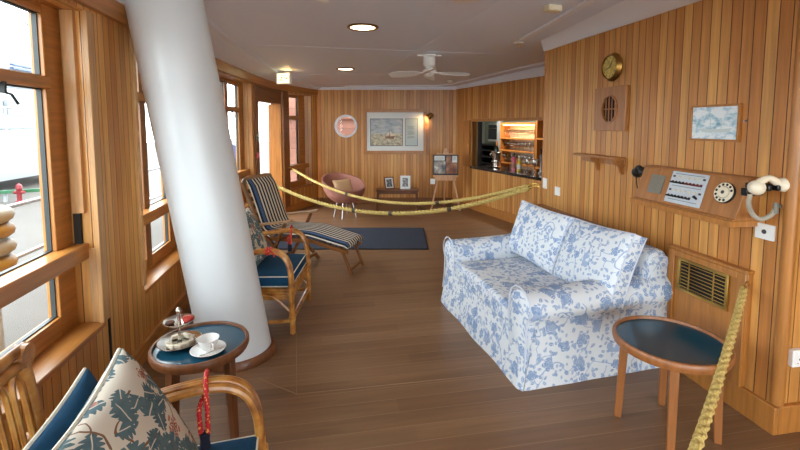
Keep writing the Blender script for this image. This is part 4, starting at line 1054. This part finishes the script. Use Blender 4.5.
# lit shelf unit
SU0, SU1, SW0, SW1 = .02, 1.06, .92, 1.15
so = br((SU0 + SU1) / 2, (SW0 + SW1) / 2, 0)
t = thing('glass_shelf', 'warmly lit wooden shelf unit of glasses seen through the hatch', 'shelf unit', so)
def sq(u0, u1, w0, w1, z0, z1, nm, mt, par=None, **k):
    bb = B(); bb.prism([br(u0, w0, z0), br(u1, w0, z0), br(u1, w1, z0), br(u0, w1, z0)], (0, 0, z1 - z0)); return bb.build(nm, mt, par if par else t, origin=so, **k)
sq(SU0, SU1, SW1, SW1 + .02, 0, 1.64, 'back_panel', 'pastry'); sq(SU0 - .02, SU0, SW0, SW1 + .02, 0, 1.64, 'side_panel', 'trimwood'); sq(SU1, SU1 + .02, SW0, SW1 + .02, 0, 1.64, 'side_panel', 'trimwood')
sq(SU0, SU1, SW0, SW1, 1.60, 1.64, 'top', 'trimwood')
SHZ = (.84, 1.09, 1.335)
for z in SHZ: sq(SU0, SU1, SW0, SW1, z - .02, z, 'shelf_board', 'trimwood')
sq(SU0 + .05, SU1 - .05, SW0 + .02, SW0 + .05, 1.585, 1.598, 'strip_lamp', 'warmbulb')
def gobj():
    b = B(); b.lathe([(0, 0), (.028, 0), (.028, .003), (.005, .008), (.005, .07), (.02, .085), (.031, .11), (.033, .14), (.028, .17), (.0265, .17), (.031, .14), (.029, .112), (.018, .09), (0, .086)], n=14, cap=False)
    return b.build('wine_glass', 'wineglass')
g0 = gobj(); first = True
for zi, z in enumerate(SHZ):
    for i in range(9):
        for j in range(2):
            u = SU0 + .07 + i * .112 + .02 * j; w = SW0 + .06 + .10 * j
            o = g0 if first else g0.copy()
            if not first: COL.objects.link(o)
            first = False
            o.location = br(u, w, z + .0005)
            row = 'front' if j == 0 else 'rear'
            tag(o, 'clear stemmed glass in the %s row on the %s shelf of the lit unit' % (row, ('bottom', 'middle', 'top')[zi]), 'glass', 'glasses in the lit shelf, %s %s row' % (('bottom', 'middle', 'top')[zi], row))
# wooden cupboard to the right, appliance and rack to the left
so = br(1.9, 1.05, 0); t = thing('cupboard', 'unlit wooden cupboard with one shelf at the right inside the hatch', 'cupboard', so)
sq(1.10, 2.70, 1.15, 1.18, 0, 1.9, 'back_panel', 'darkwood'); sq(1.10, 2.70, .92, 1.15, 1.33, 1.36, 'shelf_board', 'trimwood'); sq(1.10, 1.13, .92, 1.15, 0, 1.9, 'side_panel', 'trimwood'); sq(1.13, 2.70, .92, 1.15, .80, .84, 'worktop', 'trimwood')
so = br(-.72, 1.4, 0); t = thing('wall_oven', 'dark oven with pale trim on the pantry wall at the left of the hatch', 'oven', so)
sq(-.92, -.55, 1.25, 1.58, 1.22, 1.62, 'body', 'boatgrey', bevel=.01); sq(-.90, -.57, 1.235, 1.25, 1.28, 1.50, 'door', 'appliance'); sq(-.90, -.57, 1.235, 1.25, 1.53, 1.60, 'control_panel', 'appliance'); sq(-.88, -.59, 1.21, 1.235, 1.505, 1.52, 'handle', 'steel')
so = br(-.85, 1.4, 0); t = thing('bottle_rack', 'black slatted rack below the oven at the left of the hatch', 'rack', so)
for z in (.55, .70, .85, 1.0, 1.13): sq(-1.2, -.5, 1.22, 1.55, z, z + .03, 'shelf_board', 'appliance')
for u in (-1.2, -.52): sq(u, u + .03, 1.20, 1.57, 0, 1.16, 'side_panel', 'appliance')
so = br(-.48, 1.2, 0); t = thing('white_post', 'pale upright post between the oven and the lit shelf unit', 'post', so)
sq(-.20, -.08, .98, 1.05, 0, 1.95, 'shaft', 'boatgrey')
CZ = HZ0 + .0055
t = thing('champagne_bucket', 'silver champagne bucket on its stand ring on the hatch counter', 'bucket', br(.86, .25, CZ))
b = B(); b.lathe([(0, 0), (.075, 0), (.08, .01), (.066, .02), (.066, .09), (.10, .11), (.10, .118), (.07, .125)], n=28, cap=False); b.build('stand', 'silver', t)
b = B(); b.lathe([(0, .122), (.066, .122), (.07, .14), (.088, .26), (.098, .275), (.10, .28), (.096, .284), (.084, .262), (.062, .14), (0, .14)], n=28, cap=False); b.build('pail', 'silver', t)
b = B()
for s in (-1, 1): b.tube(spline([(s * .087, 0, .25), (s * .12, 0, .25), (s * .12, 0, .21), (s * .08, 0, .2)], 4), .006, 6)
b.build('handles', 'silver', t)
def bottle(label, u, w, z, h, mt, capm, r=.038, lbl=None):
    t = thing('bottle', label, 'bottle', br(u, w, z))
    b = B(); b.lathe([(0, 0), (r, 0), (r, h * .5), (r * .9, h * .6), (r * .38, h * .74), (r * .34, h * .9), (0, h * .9)], n=20); b.build('body', mt, t)
    b = B(); b.lathe([(r * .37, h * .76), (r * .40, h * .78), (r * .42, h * .97), (r * .34, h), (0, h)], n=16, cap=False); b.build('cap', capm, t)
    if lbl: b = B(); b.lathe([(r + .001, h * .14), (r + .001, h * .42)], n=20, cap=False); b.build('paper_label', lbl, t)
bottle('dark champagne bottle with orange foil standing in the silver bucket', .86, .25, CZ + .141, .33, 'darkbottle', 'foil', .038)
bottle('pink bottle on the hatch counter beside the yellow one', 1.34, .27, CZ, .30, 'pinkbottle', 'black', .042, 'pink')
bottle('yellow bottle on the hatch counter beside the pink one', 1.49, .27, CZ, .25, 'yellowbottle', 'pastry', .036, 'paper')
t = thing('beer_tap', 'chrome bar tap at the right end of the hatch counter', 'tap', br(2.02, .28, CZ))
b = B(); b.lathe([(0, 0), (.05, 0), (.045, .015), (.026, .03), (.026, .26), (.034, .28), (.02, .31), (0, .315)], n=20); b.build('column', 'steel', t)
b = B(); b.tube(spline([(0, 0, .22), (-.07, -.02, .23), (-.09, -.03, .2), (-.09, -.03, .16)], 4), .011, 8); b.build('spout', 'steel', t)
b = B(); b.tube([(0, 0, .31), (-.01, 0, .40)], [.01, .016], 8); b.build('lever', 'black', t)
for k, (u, w) in enumerate(((1.66, .3), (1.76, .36), (1.86, .3))):
    o = g0.copy(); COL.objects.link(o); o.location = br(u, w, CZ); o.scale = (1.25, 1.25, 1.25)
    tag(o, 'clear stemmed glass on the hatch counter between the yellow bottle and the tap', 'glass', 'glasses on the hatch counter')

# ------------------------------------------------------------------ fittings on the right wall
def onwall(name, label, cat, y, z, group=None): return thing(name, label, cat, (RX, y, z), 0, group)
LX = Matrix(((0, 0, -1), (1, 0, 0), (0, -1, 0)))  # lathe axis towards the room (-x)
LX = Matrix(((0, 0, -1), (0, 1, 0), (1, 0, 0)))
t = onwall('wall_clock', 'round brass-cased ship barometer high on the right wall', 'clock', 3.105, 2.055)
b = B(); b.lathe([(0, 0), (.105, 0), (.112, .012), (.10, .035), (.094, .045), (.088, .045), (.086, .03), (0, .03)], n=40, M=LX, cap=False); b.build('case', 'darkbrass', t)
b = B(); b.lathe([(0, .032), (.086, .032), (.086, .034), (0, .034)], n=36, M=LX); fc = b.build('dial', 'dialface', t)
b = B()
for k in range(12):
    a = k * PI / 6; b.bar((-.0355, .066 * math.cos(a), .066 * math.sin(a)), (-.0355, .08 * math.cos(a), .08 * math.sin(a)), .004, .002, (1, 0, 0))
b.bar((-.037, -.01, .004), (-.037, .055, -.02), .005, .002, (1, 0, 0)); b.bar((-.037, .005, -.008), (-.037, -.03, .045), .005, .002, (1, 0, 0)); b.build('hands', 'black', fc)
t = onwall('speaker_panel', 'square wooden panel with round slatted speaker opening on the right wall', 'speaker', 3.105, 1.725)
b = B(); n_ = 36; SQ = .19
o1, i1 = [], []
for k in range(n_):
    a = 2 * PI * k / n_ + PI / 4; c, s = math.cos(a), math.sin(a); q = 1 / max(abs(c), abs(s))
    o1.append((c * q * SQ, s * q * (SQ - .015))); i1.append((c * .10, s * .115))
b.surf([[(0, y, z) for y, z in o1], [(-.028, y, z) for y, z in o1], [(-.028, y, z) for y, z in i1], [(0, y, z) for y, z in i1]], cu=True, cv=True)
for f in b.bm.faces: f[b.done] = 0
b.build('frame', 'console', t, bevel=.004)
b = B(); b.surf([[(-.026 + q, y * k_, z * k_) for y, z in i1] for q, k_ in ((.006, 1.0), (-.008, 1.0), (-.008, .88), (.006, .88))], cu=True, cv=True); b.build('ring', 'console', t)
b = B(); b.prism([(-.004, y * .98, z * .98) for y, z in i1], (.003, 0, 0)); b.build('cloth', 'speakercloth', t)
for y in (-.055, -.018, .018, .055):
    hgt = .112 * math.sqrt(1 - (y / .1) ** 2); b = B(); b.b2((-.018, y - .0045, -hgt), (-.012, y + .0045, hgt)); b.build('slat', 'console', t)
b = B(); b.b2((-.018, -.095, -.004), (-.012, .095, .004)); b.build('crossbar', 'console', t)
t = onwall('wall_shelf', 'small empty wooden bracket shelf on the right wall above the sofa', 'shelf', 3.25, 1.35)
b = B(); b.b2((-.10, -.33, -.02), (0, .22, 0)); b.b2((-.012, -.33, -.07), (0, .22, -.02)); b.build('board', 'console', t, bevel=.004)
for y in (-.31, -.02):
    b = B(); pts = spline([(-.09, y, -.022), (-.075, y, -.05), (-.04, y, -.07), (-.02, y, -.12), (-.004, y, -.135)], 4); b.prism([(0, y, -.022)] + pts + [(0, y, -.135)], (0, .022, 0)); b.build('bracket', 'console', t)
t = onwall('framed_picture', 'small framed pale blue boat picture above the telephone console', 'picture', 2.175, 1.61)
W, H = .325, .215; k = .013
b = B()
for lo, hi in (((-.02, -W / 2, -H / 2), (0, W / 2, -H / 2 + k)), ((-.02, -W / 2, H / 2 - k), (0, W / 2, H / 2)), ((-.02, -W / 2, -H / 2 + k), (0, -W / 2 + k, H / 2 - k)), ((-.02, W / 2 - k, -H / 2 + k), (0, W / 2, H / 2 - k))): b.b2(lo, hi)
b.build('frame', 'trimwood', t, bevel=.002)
b = B(); b.b2((-.012, -W / 2 + k, -H / 2 + k), (-.002, W / 2 - k, H / 2 - k)); pr = b.build('print', 'blueprint', t)
b = B(); b.prism([(-.0125, .10, -.035), (-.0125, .075, -.055), (-.0125, -.09, -.055), (-.0125, -.12, -.03), (-.0125, -.02, -.037)], (-.0008, 0, 0)); b.b2((-.0133, .02, -.04), (-.0125, .024, .05)); b.b2((-.0133, -.05, -.04), (-.0125, -.047, .03)); b.build('drawn_boat', 'textpaper', pr)
b = B(); b.cyl((-.001, 1.985 - 2.175, .01), (-.02, 1.985 - 2.175, .01), .006, n=8); b.build('hook', 'steel', t)

# telephone switchboard console
t = onwall('telephone_console', 'sloping wooden telephone switchboard with dial and switches on the right wall', 'telephone', 2.26, 1.07)
PY0, PY1 = -.375, .37; D0, D1, HH = .152, .08, .25
prof = [(0, 0), (-D0 - .012, 0), (-D0 - .012, .028), (-D0 + .004, .03), (-D1, HH - .012), (-D1 - .006, HH - .01), (-D1 - .006, HH), (0, HH)]
b = B(); b.prism([(x, PY0, z) for x, z in prof], (0, PY1 - PY0, 0)); b.build('cabinet', 'console', t, bevel=.004)
b = B(); b.b2((-D0 - .028, PY0 - .006, -.012), (0, PY1 + .006, .022)); b.build('base_board', 'trimwood', t, bevel=.004)
# slope frame: origin on the slope, v up the slope, n outwards
s0 = Vector((-D0 + .004, 0, .03)); s1 = Vector((-D1, 0, HH - .012)); sv = (s1 - s0).normalized(); sn = Vector((-sv.z, 0, sv.x)); SL = (s1 - s0).length
MS = Matrix((Vector((0, -1, 0)), sv, sn)).transposed()
def sp(y, v, n=0.0): return s0 + Vector((0, y, 0)) + sv * v + sn * n
def sbox(bb, yc, vc, w, h, th, lift=0.0): bb.box(sp(yc, vc, lift + th / 2), (w, h, th), MS)
b = B(); sbox(b, .215, SL * .52, .115, .125, .006); b.build('loudspeaker_grille', 'meter', t, bevel=.001)
b = B(); sbox(b, -.02, SL * .53, .26, .20, .006); pn = b.build('switch_panel', 'panelgrey', t, bevel=.001)
for v, mt, nm in ((SL * .84, 'black', 'indicator_row'), (SL * .44, 'creambox', 'indicator_row')):
    for i in range(7):
        b = B(); sbox(b, .088 - i * .036, v, .014 if nm == 'indicator_row' else .008, .012, .004, .006); b.build('indicator', 'socket_dark' if (i in (0, 6)) else 'creambox', pn)
for v, mt, m_ in ((SL * .67, 'black', 9), (SL * .27, 'black', 7)):
    for i in range(m_):
        yy_ = .088 - i * .026
        b = B(); sbox(b, yy_, v, .012, .016, .004, .006); b.tube([sp(yy_, v, .008), sp(yy_, v - .006, .024)], [.004, .0055], 8); b.build('switch', 'burgundy' if (v > .1 and i > 3) else 'black', pn)
b = B(); b.tube([sp(-.115, SL * .30, .006), sp(-.115, SL * .34, .03)], [.006, .009], 8); b.build('lever', 'black', pn)
b = B()
for v in (SL * .57, SL * .17, SL * .92): sbox(b, -.02, v, .21, .0035, .0006, .006)
b.build('marking_line', 'ink', pn)
dc = sp(-.272, SL * .60, 0)
MD = Matrix((Vector((0, -1, 0)), sv, sn)).transposed()
b = B(); b.lathe([(0, 0), (.060, 0), (.060, .008), (.056, .012), (0, .012)], dc, 36, MD); dl = b.build('dial', 'black', t)
b = B(); b.lathe([(.056, .0118), (.056, .0128), (.034, .0128), (.034, .0118)], dc, 32, MD, cap=False); b.build('number_ring', 'ivory', dl)
b = B()
for k_ in range(10):
    a = math.radians(20 + k_ * 30); p = dc + MD @ Vector((.045 * math.cos(a), .045 * math.sin(a), .0129)); b.lathe([(0, 0), (.0075, 0), (.0075, .0006), (0, .0006)], p, 10, MD)
b.build('finger_holes', 'black', dl)
b = B(); b.lathe([(0, .012), (.032, .012), (.03, .018), (0, .02)], dc, 28, MD); b.build('centre', 'ivory', dl)
b = B(); b.lathe([(0, .0195), (.010, .0195), (.010, .021), (0, .021)], dc, 14, MD); b.build('emblem', 'socket_dark', dl)
def handset(name, label, P, mat, cord, capm):
    """P: list of 3 points earpiece, grip middle, mouthpiece in world space; axis pointing to the wall +x"""
    t = thing(name, label, 'telephone handset', P[1])
    o = Vector(P[1]); a, m, c = [Vector(p) - o for p in P]
    b = B(); g = spline([a, m + Vector((0, 0, .014)), c], 8); b.tube(g, [.016 + .006 * abs(i / (len(g) - 1) * 2 - 1) for i in range(len(g))], 12); b.build('grip', mat, t)
    for p, nm in ((a, 'earpiece'), (c, 'mouthpiece')):
        q = (m - p).normalized(); ax = Vector((-.8, 0, .0)) + q * .35; ax.normalize()
        xx = ax.cross(Vector((0, 0, 1))).normalized(); M = Matrix((xx, ax.cross(xx), ax)).transposed()
        b = B(); b.lathe([(0, -.035), (.034, -.035), (.038, -.025), (.034, .0), (.02, .02), (0, .026)], p + ax * -.004, 24, M); b.build(nm, mat, t)
    return t
MAT['cord'] = plain('grey_coil_cord', rgb(176, 168, 152), 0.5)
# cream handset lies across a cradle on the right-hand end of the console
t = thing('handset_cradle', 'black cradle between console end and cream handset', 'cradle', (2.21, 1.865, 1.25))
b = B(); b.b2((-.05, -.02, -.02), (.05, .018, .02)); b.b2((-.035, -.115, .02), (-.015, .01, .05)); b.b2((.02, -.115, .02), (.04, .01, .05)); b.build('hook', 'black', t, bevel=.005)
hs = handset('telephone_handset', 'cream telephone handset resting beyond the right end of the console', [(2.125, 1.785, 1.290), (2.195, 1.775, 1.318), (2.262, 1.765, 1.300)], 'ivory', None, 'black')
CO = hs.location.copy()
base = spline([(2.125, 1.80, 1.25), (2.125, 1.805, 1.20), (2.15, 1.80, 1.145), (2.195, 1.795, 1.12), (2.24, 1.785, 1.14), (2.262, 1.78, 1.175)], 46)
pts = []
for i, p in enumerate(base):
    tt = (base[min(i + 1, len(base) - 1)] - base[max(i - 1, 0)]).normalized(); x = tt.cross(Vector((0, 1, 0.1))).normalized(); y = tt.cross(x); a = i * .9
    pts.append(p - CO + (x * math.cos(a) + y * math.sin(a)) * .0085)
b = B(); b.tube(pts, .0042, 6); lab(b.build('coiled_cord', 'cord', hs), 'grey coiled cord')
b = B(); b.tube([Vector(p) - CO for p in ((2.288, 1.78, 1.185), (2.262, 1.78, 1.20), (2.255, 1.775, 1.15))], .012, 8); b.build('cord_anchor', 'meter', hs)
hb = handset('telephone_handset', 'small black handset hanging off the left end of the console', [(2.215, 2.66, 1.27), (2.215, 2.69, 1.285), (2.215, 2.72, 1.262)], 'black', None, 'black')
b = B(); b.tube(spline([(2.215, 2.715, 1.25), (2.22, 2.71, 1.17), (2.23, 2.68, 1.10), (2.25, 2.635, 1.085)], 6), .004, 6); b.build('wire', 'black', hb, origin=hb.location)

# vent panel
t = onwall('heater_vent', 'wooden panel with brass louvred vent low on the right wall', 'vent', 2.155, .155)
YA, YB, ZT = -.265, .265, .64
b = B(); b.b2((-.035, YA, 0), (0, YB, ZT)); b.b2((-.05, YA - .006, ZT), (0, YB + .006, ZT + .018)); b.b2((-.05, YA, 0), (-.035, YA + .05, ZT)); b.b2((-.05, YB - .05, 0), (-.035, YB, ZT)); b.b2((-.05, YA + .05, ZT - .04), (-.035, YB - .05, ZT)); b.build('panel', 'trimwood', t, bevel=.004)
GA, GB, G0, G1 = -.165, .185, .39, .60
b = B(); k = .018
for lo, hi in (((-.05, GA, G0), (-.036, GB, G0 + k)), ((-.05, GA, G1 - k), (-.036, GB, G1)), ((-.05, GA, G0 + k), (-.036, GA + k, G1 - k)), ((-.05, GB - k, G0 + k), (-.036, GB, G1 - k))): b.b2(lo, hi)
b.build('grille_frame', 'brass', t, bevel=.002)
b = B(); b.b2((-.0385, GA + k, G0 + k), (-.0355, GB - k, G1 - k)); b.build('dark_backing', 'gapshade', t)
for i in range(8):
    z = G0 + k + .012 + i * .0214; b = B(); b.box((-.0445, (GA + GB) / 2, z), (.012, GB - GA - 2 * k, .005), rotm(y=.4)); b.build('louvre', 'brass', t)
b = B()
for y in (GA + .09, GB - .09): b.b2((-.052, y - .003, G0 + k), (-.047, y + .003, G1 - k))
b.build('bar', 'brass', t)

# plates and sockets
def plate(label, y, z, w, h, kind, grp=None):
    t = thing('socket_plate', label, 'socket', (RX, y, z), 0, grp)
    b = B(); b.b2((-.012, -w / 2, -h / 2), (0, w / 2, h / 2)); b.build('plate', 'plastic', t, bevel=.003)
    if kind: b = B(); b.lathe([(0, .012), (.012, .012), (.011, .016), (0, .016)], n=16, M=LX); b.build('outlet', 'socket_dark', t)
    else: b = B(); b.b2((-.016, -w * .18, -h * .22), (-.011, w * .18, h * .22)); b.build('switch', 'plastic', t)
plate('square white outlet plate on the right wall under the cream handset', 1.842, 1.04, .10, .082, True)
plate('white wall plate on the right wall just above the far end of the sofa', 3.865, .945, .085, .085, False)
plate('tall white switch plate at the far edge of the right wall beside the hatch', 4.11, .99, .075, .11, False)
t = thing('double_socket', 'white double power socket on the wall beyond the near right corner', 'socket', (2.425, RY0, .405))
b = B(); b.b2((-.075, -.03, -.045), (.075, 0, .045)); b.build('box', 'plastic', t, bevel=.005)
for x in (-.035, .035):
    b = B(); b.b2((x - .009, -.034, .012), (x + .009, -.029, .03)); b.build('switch', 'plastic', t)
    b = B(); b.b2((x - .003, -.0306, -.008), (x + .003, -.0296, .002)); b.b2((x - .012, -.0306, -.026), (x - .006, -.0296, -.021)); b.b2((x + .006, -.0306, -.026), (x + .012, -.0296, -.021)); b.build('pin_holes', 'socket_dark', t)

# ------------------------------------------------------------------ barrier ropes
def barrier(label, A, Bp, sag, r, bands, hookA, hookB, twist=60.0, n=640):
    A, Bp = Vector(A), Vector(Bp); c = (A + Bp) / 2
    t = thing('barrier_rope', label, 'rope', A)
    f = lambda q: A.lerp(Bp, q) - Vector((0, 0, sag * 4 * q * (1 - q)))
    L = (Bp - A).length; pts = [f(.012 + .976 * i / n) - A for i in range(n + 1)]
    b = B(); b.tube(pts, r, 12, mod=lambda th, s: .66 + .40 * abs(math.sin(1.5 * th - s * twist))); b.build('rope', 'rope', t)
    for q in bands:
        p0, p1 = f(q - .006) - A, f(q + .006) - A; b = B(); b.cyl(p0, p1, r * 1.12, n=14); b.build('band', 'ropeband', t)
    for q0, q1, P, hk in ((0.0, .014, A, hookA), (1.0, .986, Bp, hookB)):
        b = B(); b.cyl(f(q1) - A, f(q0 + (q1 - q0) * .35) - A, r * .75, r * .5, 10)
        w = Vector(hk); b.tube(spline([f(q0 + (q1 - q0) * .4) - A, f(q0) - A, (P + w * .5) - A + Vector((0, 0, .012)), P + w - A], 4), .007, 8); b.build('hook', 'brass', t)
    return t
barrier('thick twisted rope barrier crossing the room, nearer of the two', (-.92, 6.76, .80), (2.255, 4.30, .93),   .415, .026, (.42, .56, .76), (-.05, -.02, 0), (.04, -.07, 0))
barrier('thick twisted rope barrier crossing the room, farther of the two', (-.545, 7.93, .82), (2.255, 4.33, .95), .40, .022, (.33, .72), (-.06, 0, 0), (.04, -.10, 0))
barrier('thick twisted rope in the right foreground hooked to the vent panel', (2.225, 1.88, .735), (.06, .30, .735), .165, .0178, (), (.03, 0, .01), (0, -.05, 0), twist=62, n=700) 

# ------------------------------------------------------------------ outside
b = B(); b.b2((-40, -20, -1.1), (-1.62, 60, -.7)); struct(b.build('ground', 'quay'))
b = B(); b.b2((-3.4, -6, -.25), (-1.62, 14, -.12)); struct(b.build('floor_outer_deck', 'quay'))
b = B(); b.b2((-1.62, -12, -.25), (14, -3.72, -.12)); b.b2((4.65, -3.72, -.25), (14, 8, -.12)); struct(b.build('floor_bounce_deck', 'bouncepaint'))  # unseen bright deck added to bounce daylight up onto the ceiling
t = thing('motor_yacht', 'white yacht with curved dark vents moored beyond the nearest window', 'boat', (-12.4, 16.5, -.3))
b = B(); rows = []
for x, w, z0 in ((-6, .4, 2.2), (-4.5, 1.6, 1.9), (-2, 2.2, 1.7), (2, 2.3, 1.6), (5, 2.0, 1.6), (6, 1.7, 1.6)):
    rows.append([(-w * .8, x, 0), (-w, x, z0 * .6), (-w * 1.02, x, z0), (w * 1.02, x, z0), (w, x, z0 * .6), (w * .8, x, 0)])
V = b.surf(rows, cu=True); b.cap(V[0]); b.cap(V[-1]); b.build('hull', 'hull', t, ang=50)
b = B(); b.prism([(-1.6, -2.5, 1.7), (1.6, -2.5, 1.7), (1.8, 4.6, 1.7), (-1.8, 4.6, 1.7)], (0, 0, 1.5)); b.prism([(-1.2, -1.2, 3.2), (1.2, -1.2, 3.2), (1.4, 4, 3.2), (-1.4, 4, 3.2)], (0, 0, 1.2)); b.build('superstructure', 'hull', t, bevel=.25, seg=4)
b = B()
for k in range(3): b.b2((1.72, -1.2 + k * 1.7, 2.25), (1.84, .1 + k * 1.7, 2.75))
b.build('cabin_windows', 'boatgrey', t)
b = B()
for k in range(5): b.box((1.45, 2.2, 3.55 + k * .13), (.12, 1.5, .06))
b.build('vents', 'boatblue', t)
b = B(); b.tube(spline([(1.6, -2.4, 4.4), (1.4, 0, 5.4), (1.3, 2.5, 5.9), (1.2, 4.5, 5.5)], 6), .16, 10); b.build('radar_arch', 'hull', t)
b = B(); b.prism([(1.44, .2, 4.2), (1.44, .2, 3.95), (1.44, .5, 3.7), (1.44, .8, 3.95), (1.44, .8, 4.2)], (.03, 0, 0)); b.build('crest', 'boatgrey', t)
b = B(); b.tube([(2.3, -5, 2.5), (2.3, 6, 2.4)], .035, 8)
for k in range(8): b.cyl((2.3, -4.6 + k * 1.4, 1.6), (2.3, -4.6 + k * 1.4, 2.45), .025, n=8)
b.build('railing', 'steel', t)
# quayside bits in front of the yacht
def coil(x, y, z, R_, r, mat, label):
    b = B(); b.tube([(R_ * math.cos(2 * PI * i / 28), R_ * math.sin(2 * PI * i / 28), 0) for i in range(28)], r, 10, closed=True)
    o = b.build('rubber_ring', mat); o.location = (x, y, z); o.rotation_euler = (R.uniform(-.04, .04), R.uniform(-.04, .04), 0); tag(o, label, 'fender', 'rubber rings stacked outside the nearest window'); return o
t = thing('bollard', 'grey bollard under the rubber rings outside the nearest window', 'bollard', (-2.24, 3.19, -.12))
b = B(); b.lathe([(0, 0), (.16, 0), (.12, .03), (.11, .55), (.17, .60), (.17, .64), (0, .64)], n=24); b.build('post', 'boatgrey', t)
for k, (mt, lb) in enumerate((('buoyyellow', 'yellow rubber ring at the bottom of the stack'), ('buoyyellow', 'yellow rubber ring second from the bottom of the stack'), ('buoypale', 'pale rubber ring in the middle of the stack'), ('buoyyellow', 'yellow rubber ring just below the topmost of the stack'), ('buoypale', 'pale rubber ring on top of the stack'))):
    coil(-2.24, 3.19, .575 + k * .108, .165, .05, mt, lb + ' outside the nearest window')
t = thing('hydrant', 'small red hydrant on the quay seen through the nearest window', 'hydrant', (-8.7, 14.2, -.7))
b = B(); b.lathe([(0, 0), (.2, 0), (.2, .08), (.11, .12), (.11, .5), (.15, .55), (.13, .68), (0, .76)], n=20); b.build('body', 'hydrant', t)
b = B(); b.cyl((-.26, 0, .42), (.26, 0, .42), .06, n=10); b.build('outlets', 'hydrant', t)
t.scale = (.55, .55, .8)
t = thing('mooring_bar', 'green painted rail lying along the quay beyond the nearest window', 'rail', (-8.2, 14.5, -.7))
b = B(); b.bar((-1.4, 0, .30), (1.2, .2, .38), .16, .09); b.build('beam', 'green', t)
b = B()
for x in (-1.1, .9): b.cyl((x, .05, 0), (x, .1, .36), .05, n=8)
b.build('posts', 'boatgrey', t)
t = thing('ship_rail', 'steel guard rail along the outer deck beyond the windows', 'railing', (-2.9, 4, -.12))
for z in (.45, .95):
    b = B(); b.cyl((0, -6, z), (0, 6.8, z), .022, n=8); b.build('bar', 'steel', t)
for k in range(7):
    b = B(); b.cyl((0, -5.5 + k * 1.8, 0), (0, -5.5 + k * 1.8, .97), .02, n=8); b.build('post', 'steel', t)
# salmon-coloured deck house ahead, and a blue and red locker
b = B(); b.b2((-.92, 11.2, -.9), (4.2, 14, 4.2)); b.b2((-.95, 11.14, 1.75), (4.2, 11.2, 1.83)); o = b.build('deck_house', 'salmon'); tag(o, 'salmon-coloured building seen through the far window and porthole', 'building')
t = thing('deck_locker', 'blue over red covered locker outside the window behind the lounger', 'locker', (-1.98, 9.6, -.12))
b = B(); b.b2((-.35, -.35, 0), (.35, .35, .95)); b.build('body', 'hydrant', t, bevel=.02)
b = B(); b.prism([(-.38, -.38, .95), (.38, -.38, .95), (.38, -.38, 1.22), (0, -.38, 1.42), (-.38, -.38, 1.22)], (0, .76, 0)); b.build('cover', 'boatblue', t, bevel=.03)

# ------------------------------------------------------------------ light
w = bpy.data.worlds.new('sky'); scene.world = w; w.use_nodes = True
nt = w.node_tree; nt.nodes.clear(); wo = nt.nodes.new('ShaderNodeOutputWorld'); bg = nt.nodes.new('ShaderNodeBackground')
bg.inputs[0].default_value = (.89, .945, 1.0, 1); bg.inputs[1].default_value = 8.5; nt.links.new(bg.outputs[0], wo.inputs[0])
def area(name, p, d, sx, sy, power, col=(1, .98, .95), spread=180):
    l = bpy.data.lights.new(name, 'AREA'); l.shape = 'RECTANGLE'; l.size = sx; l.size_y = sy; l.energy = power; l.color = col; l.spread = math.radians(spread)
    o = bpy.data.objects.new(name, l); COL.objects.link(o); o.location = p; o.rotation_euler = Vector(d).to_track_quat('-Z', 'Y').to_euler(); return o
def spot(name, p, power, col, r=.05, ang=140, d=(0, 0, -1)):
    l = bpy.data.lights.new(name, 'SPOT'); l.energy = power; l.color = col; l.shadow_soft_size = r; l.spot_size = math.radians(ang); l.spot_blend = .8
    o = bpy.data.objects.new(name, l); COL.objects.link(o); o.location = p; o.rotation_euler = Vector(d).to_track_quat('-Z', 'Y').to_euler(); return o
def portal(p, d, sx, sy):
    o = area('daylight_window', p, d, sx, sy, 1); o.data.cycles.is_portal = True
for k in range(8):
    y0, y1, sl, hd = OPEN[k]; yc = (y0 + y1) / 2
    portal((xin(yc) - .26, yc, (max(sl, .1) + hd) / 2), (1, 0, 0), (y1 - y0) * 1.15, (hd - max(sl, 0)) * 1.1)
portal((1.25, -3.78, 1.3), (0, 1, 0), 5.2, 2.15)
for x, y in ((.37, 3.87), (.36, 6.45)): spot('lamp', (x, y, ceilz(y) - .03), 9, (1, .82, .6), .06)
spot('picture_lamp_beam', PL, 4.0, (1, .62, .25), .02, 110, (BKN + BKD * .55 + Vector((0, 0, -.4))))
spot('exit_sign_lamp', (-.50, 6.70, 2.33), 1.6, (1, .62, .2), .03, 150, (.25, -.25, 1))
area('shelf_lamp', br(.55, .95, 1.59), BN * .35 + Vector((0, 0, -1)), .9, .04, 13, (1, .72, .38))
area('pantry_lamp', br(.4, .55, 2.08), Vector((0, 0, -1)) + BN * .5, 1.6, .3, 55, (1, .92, .8))

# ------------------------------------------------------------------ camera
cam = bpy.data.cameras.new('camera'); co = bpy.data.objects.new('camera', cam); COL.objects.link(co)
P_, YAW = math.radians(4.7), math.radians(10.3)
fwd = Vector((math.sin(YAW) * math.cos(P_), math.cos(YAW) * math.cos(P_), -math.sin(P_)))
rt = Vector((math.cos(YAW), -math.sin(YAW), 0)); up = rt.cross(fwd)
co.matrix_world = Matrix.Translation((0, 0, EYE)) @ Matrix((rt, up, -fwd)).transposed().to_4x4()
cam.sensor_width = 36; cam.lens = 430 / 800 * 36; cam.shift_y = -65 / 800; cam.clip_start = .05; cam.clip_end = 200
scene.camera = co
vs = scene.view_settings; vs.view_transform = 'Standard'; vs.look = 'None'; vs.exposure = 0.38; vs.gamma = 1
try: vs.use_curve_mapping = False
except Exception: pass
scene.cycles.use_denoising = True
scene.cycles.max_bounces = 8; scene.cycles.diffuse_bounces = 5; scene.cycles.transparent_max_bounces = 16
scene.cycles.sample_clamp_indirect = 4.0; scene.cycles.caustics_reflective = False; scene.cycles.caustics_refractive = False
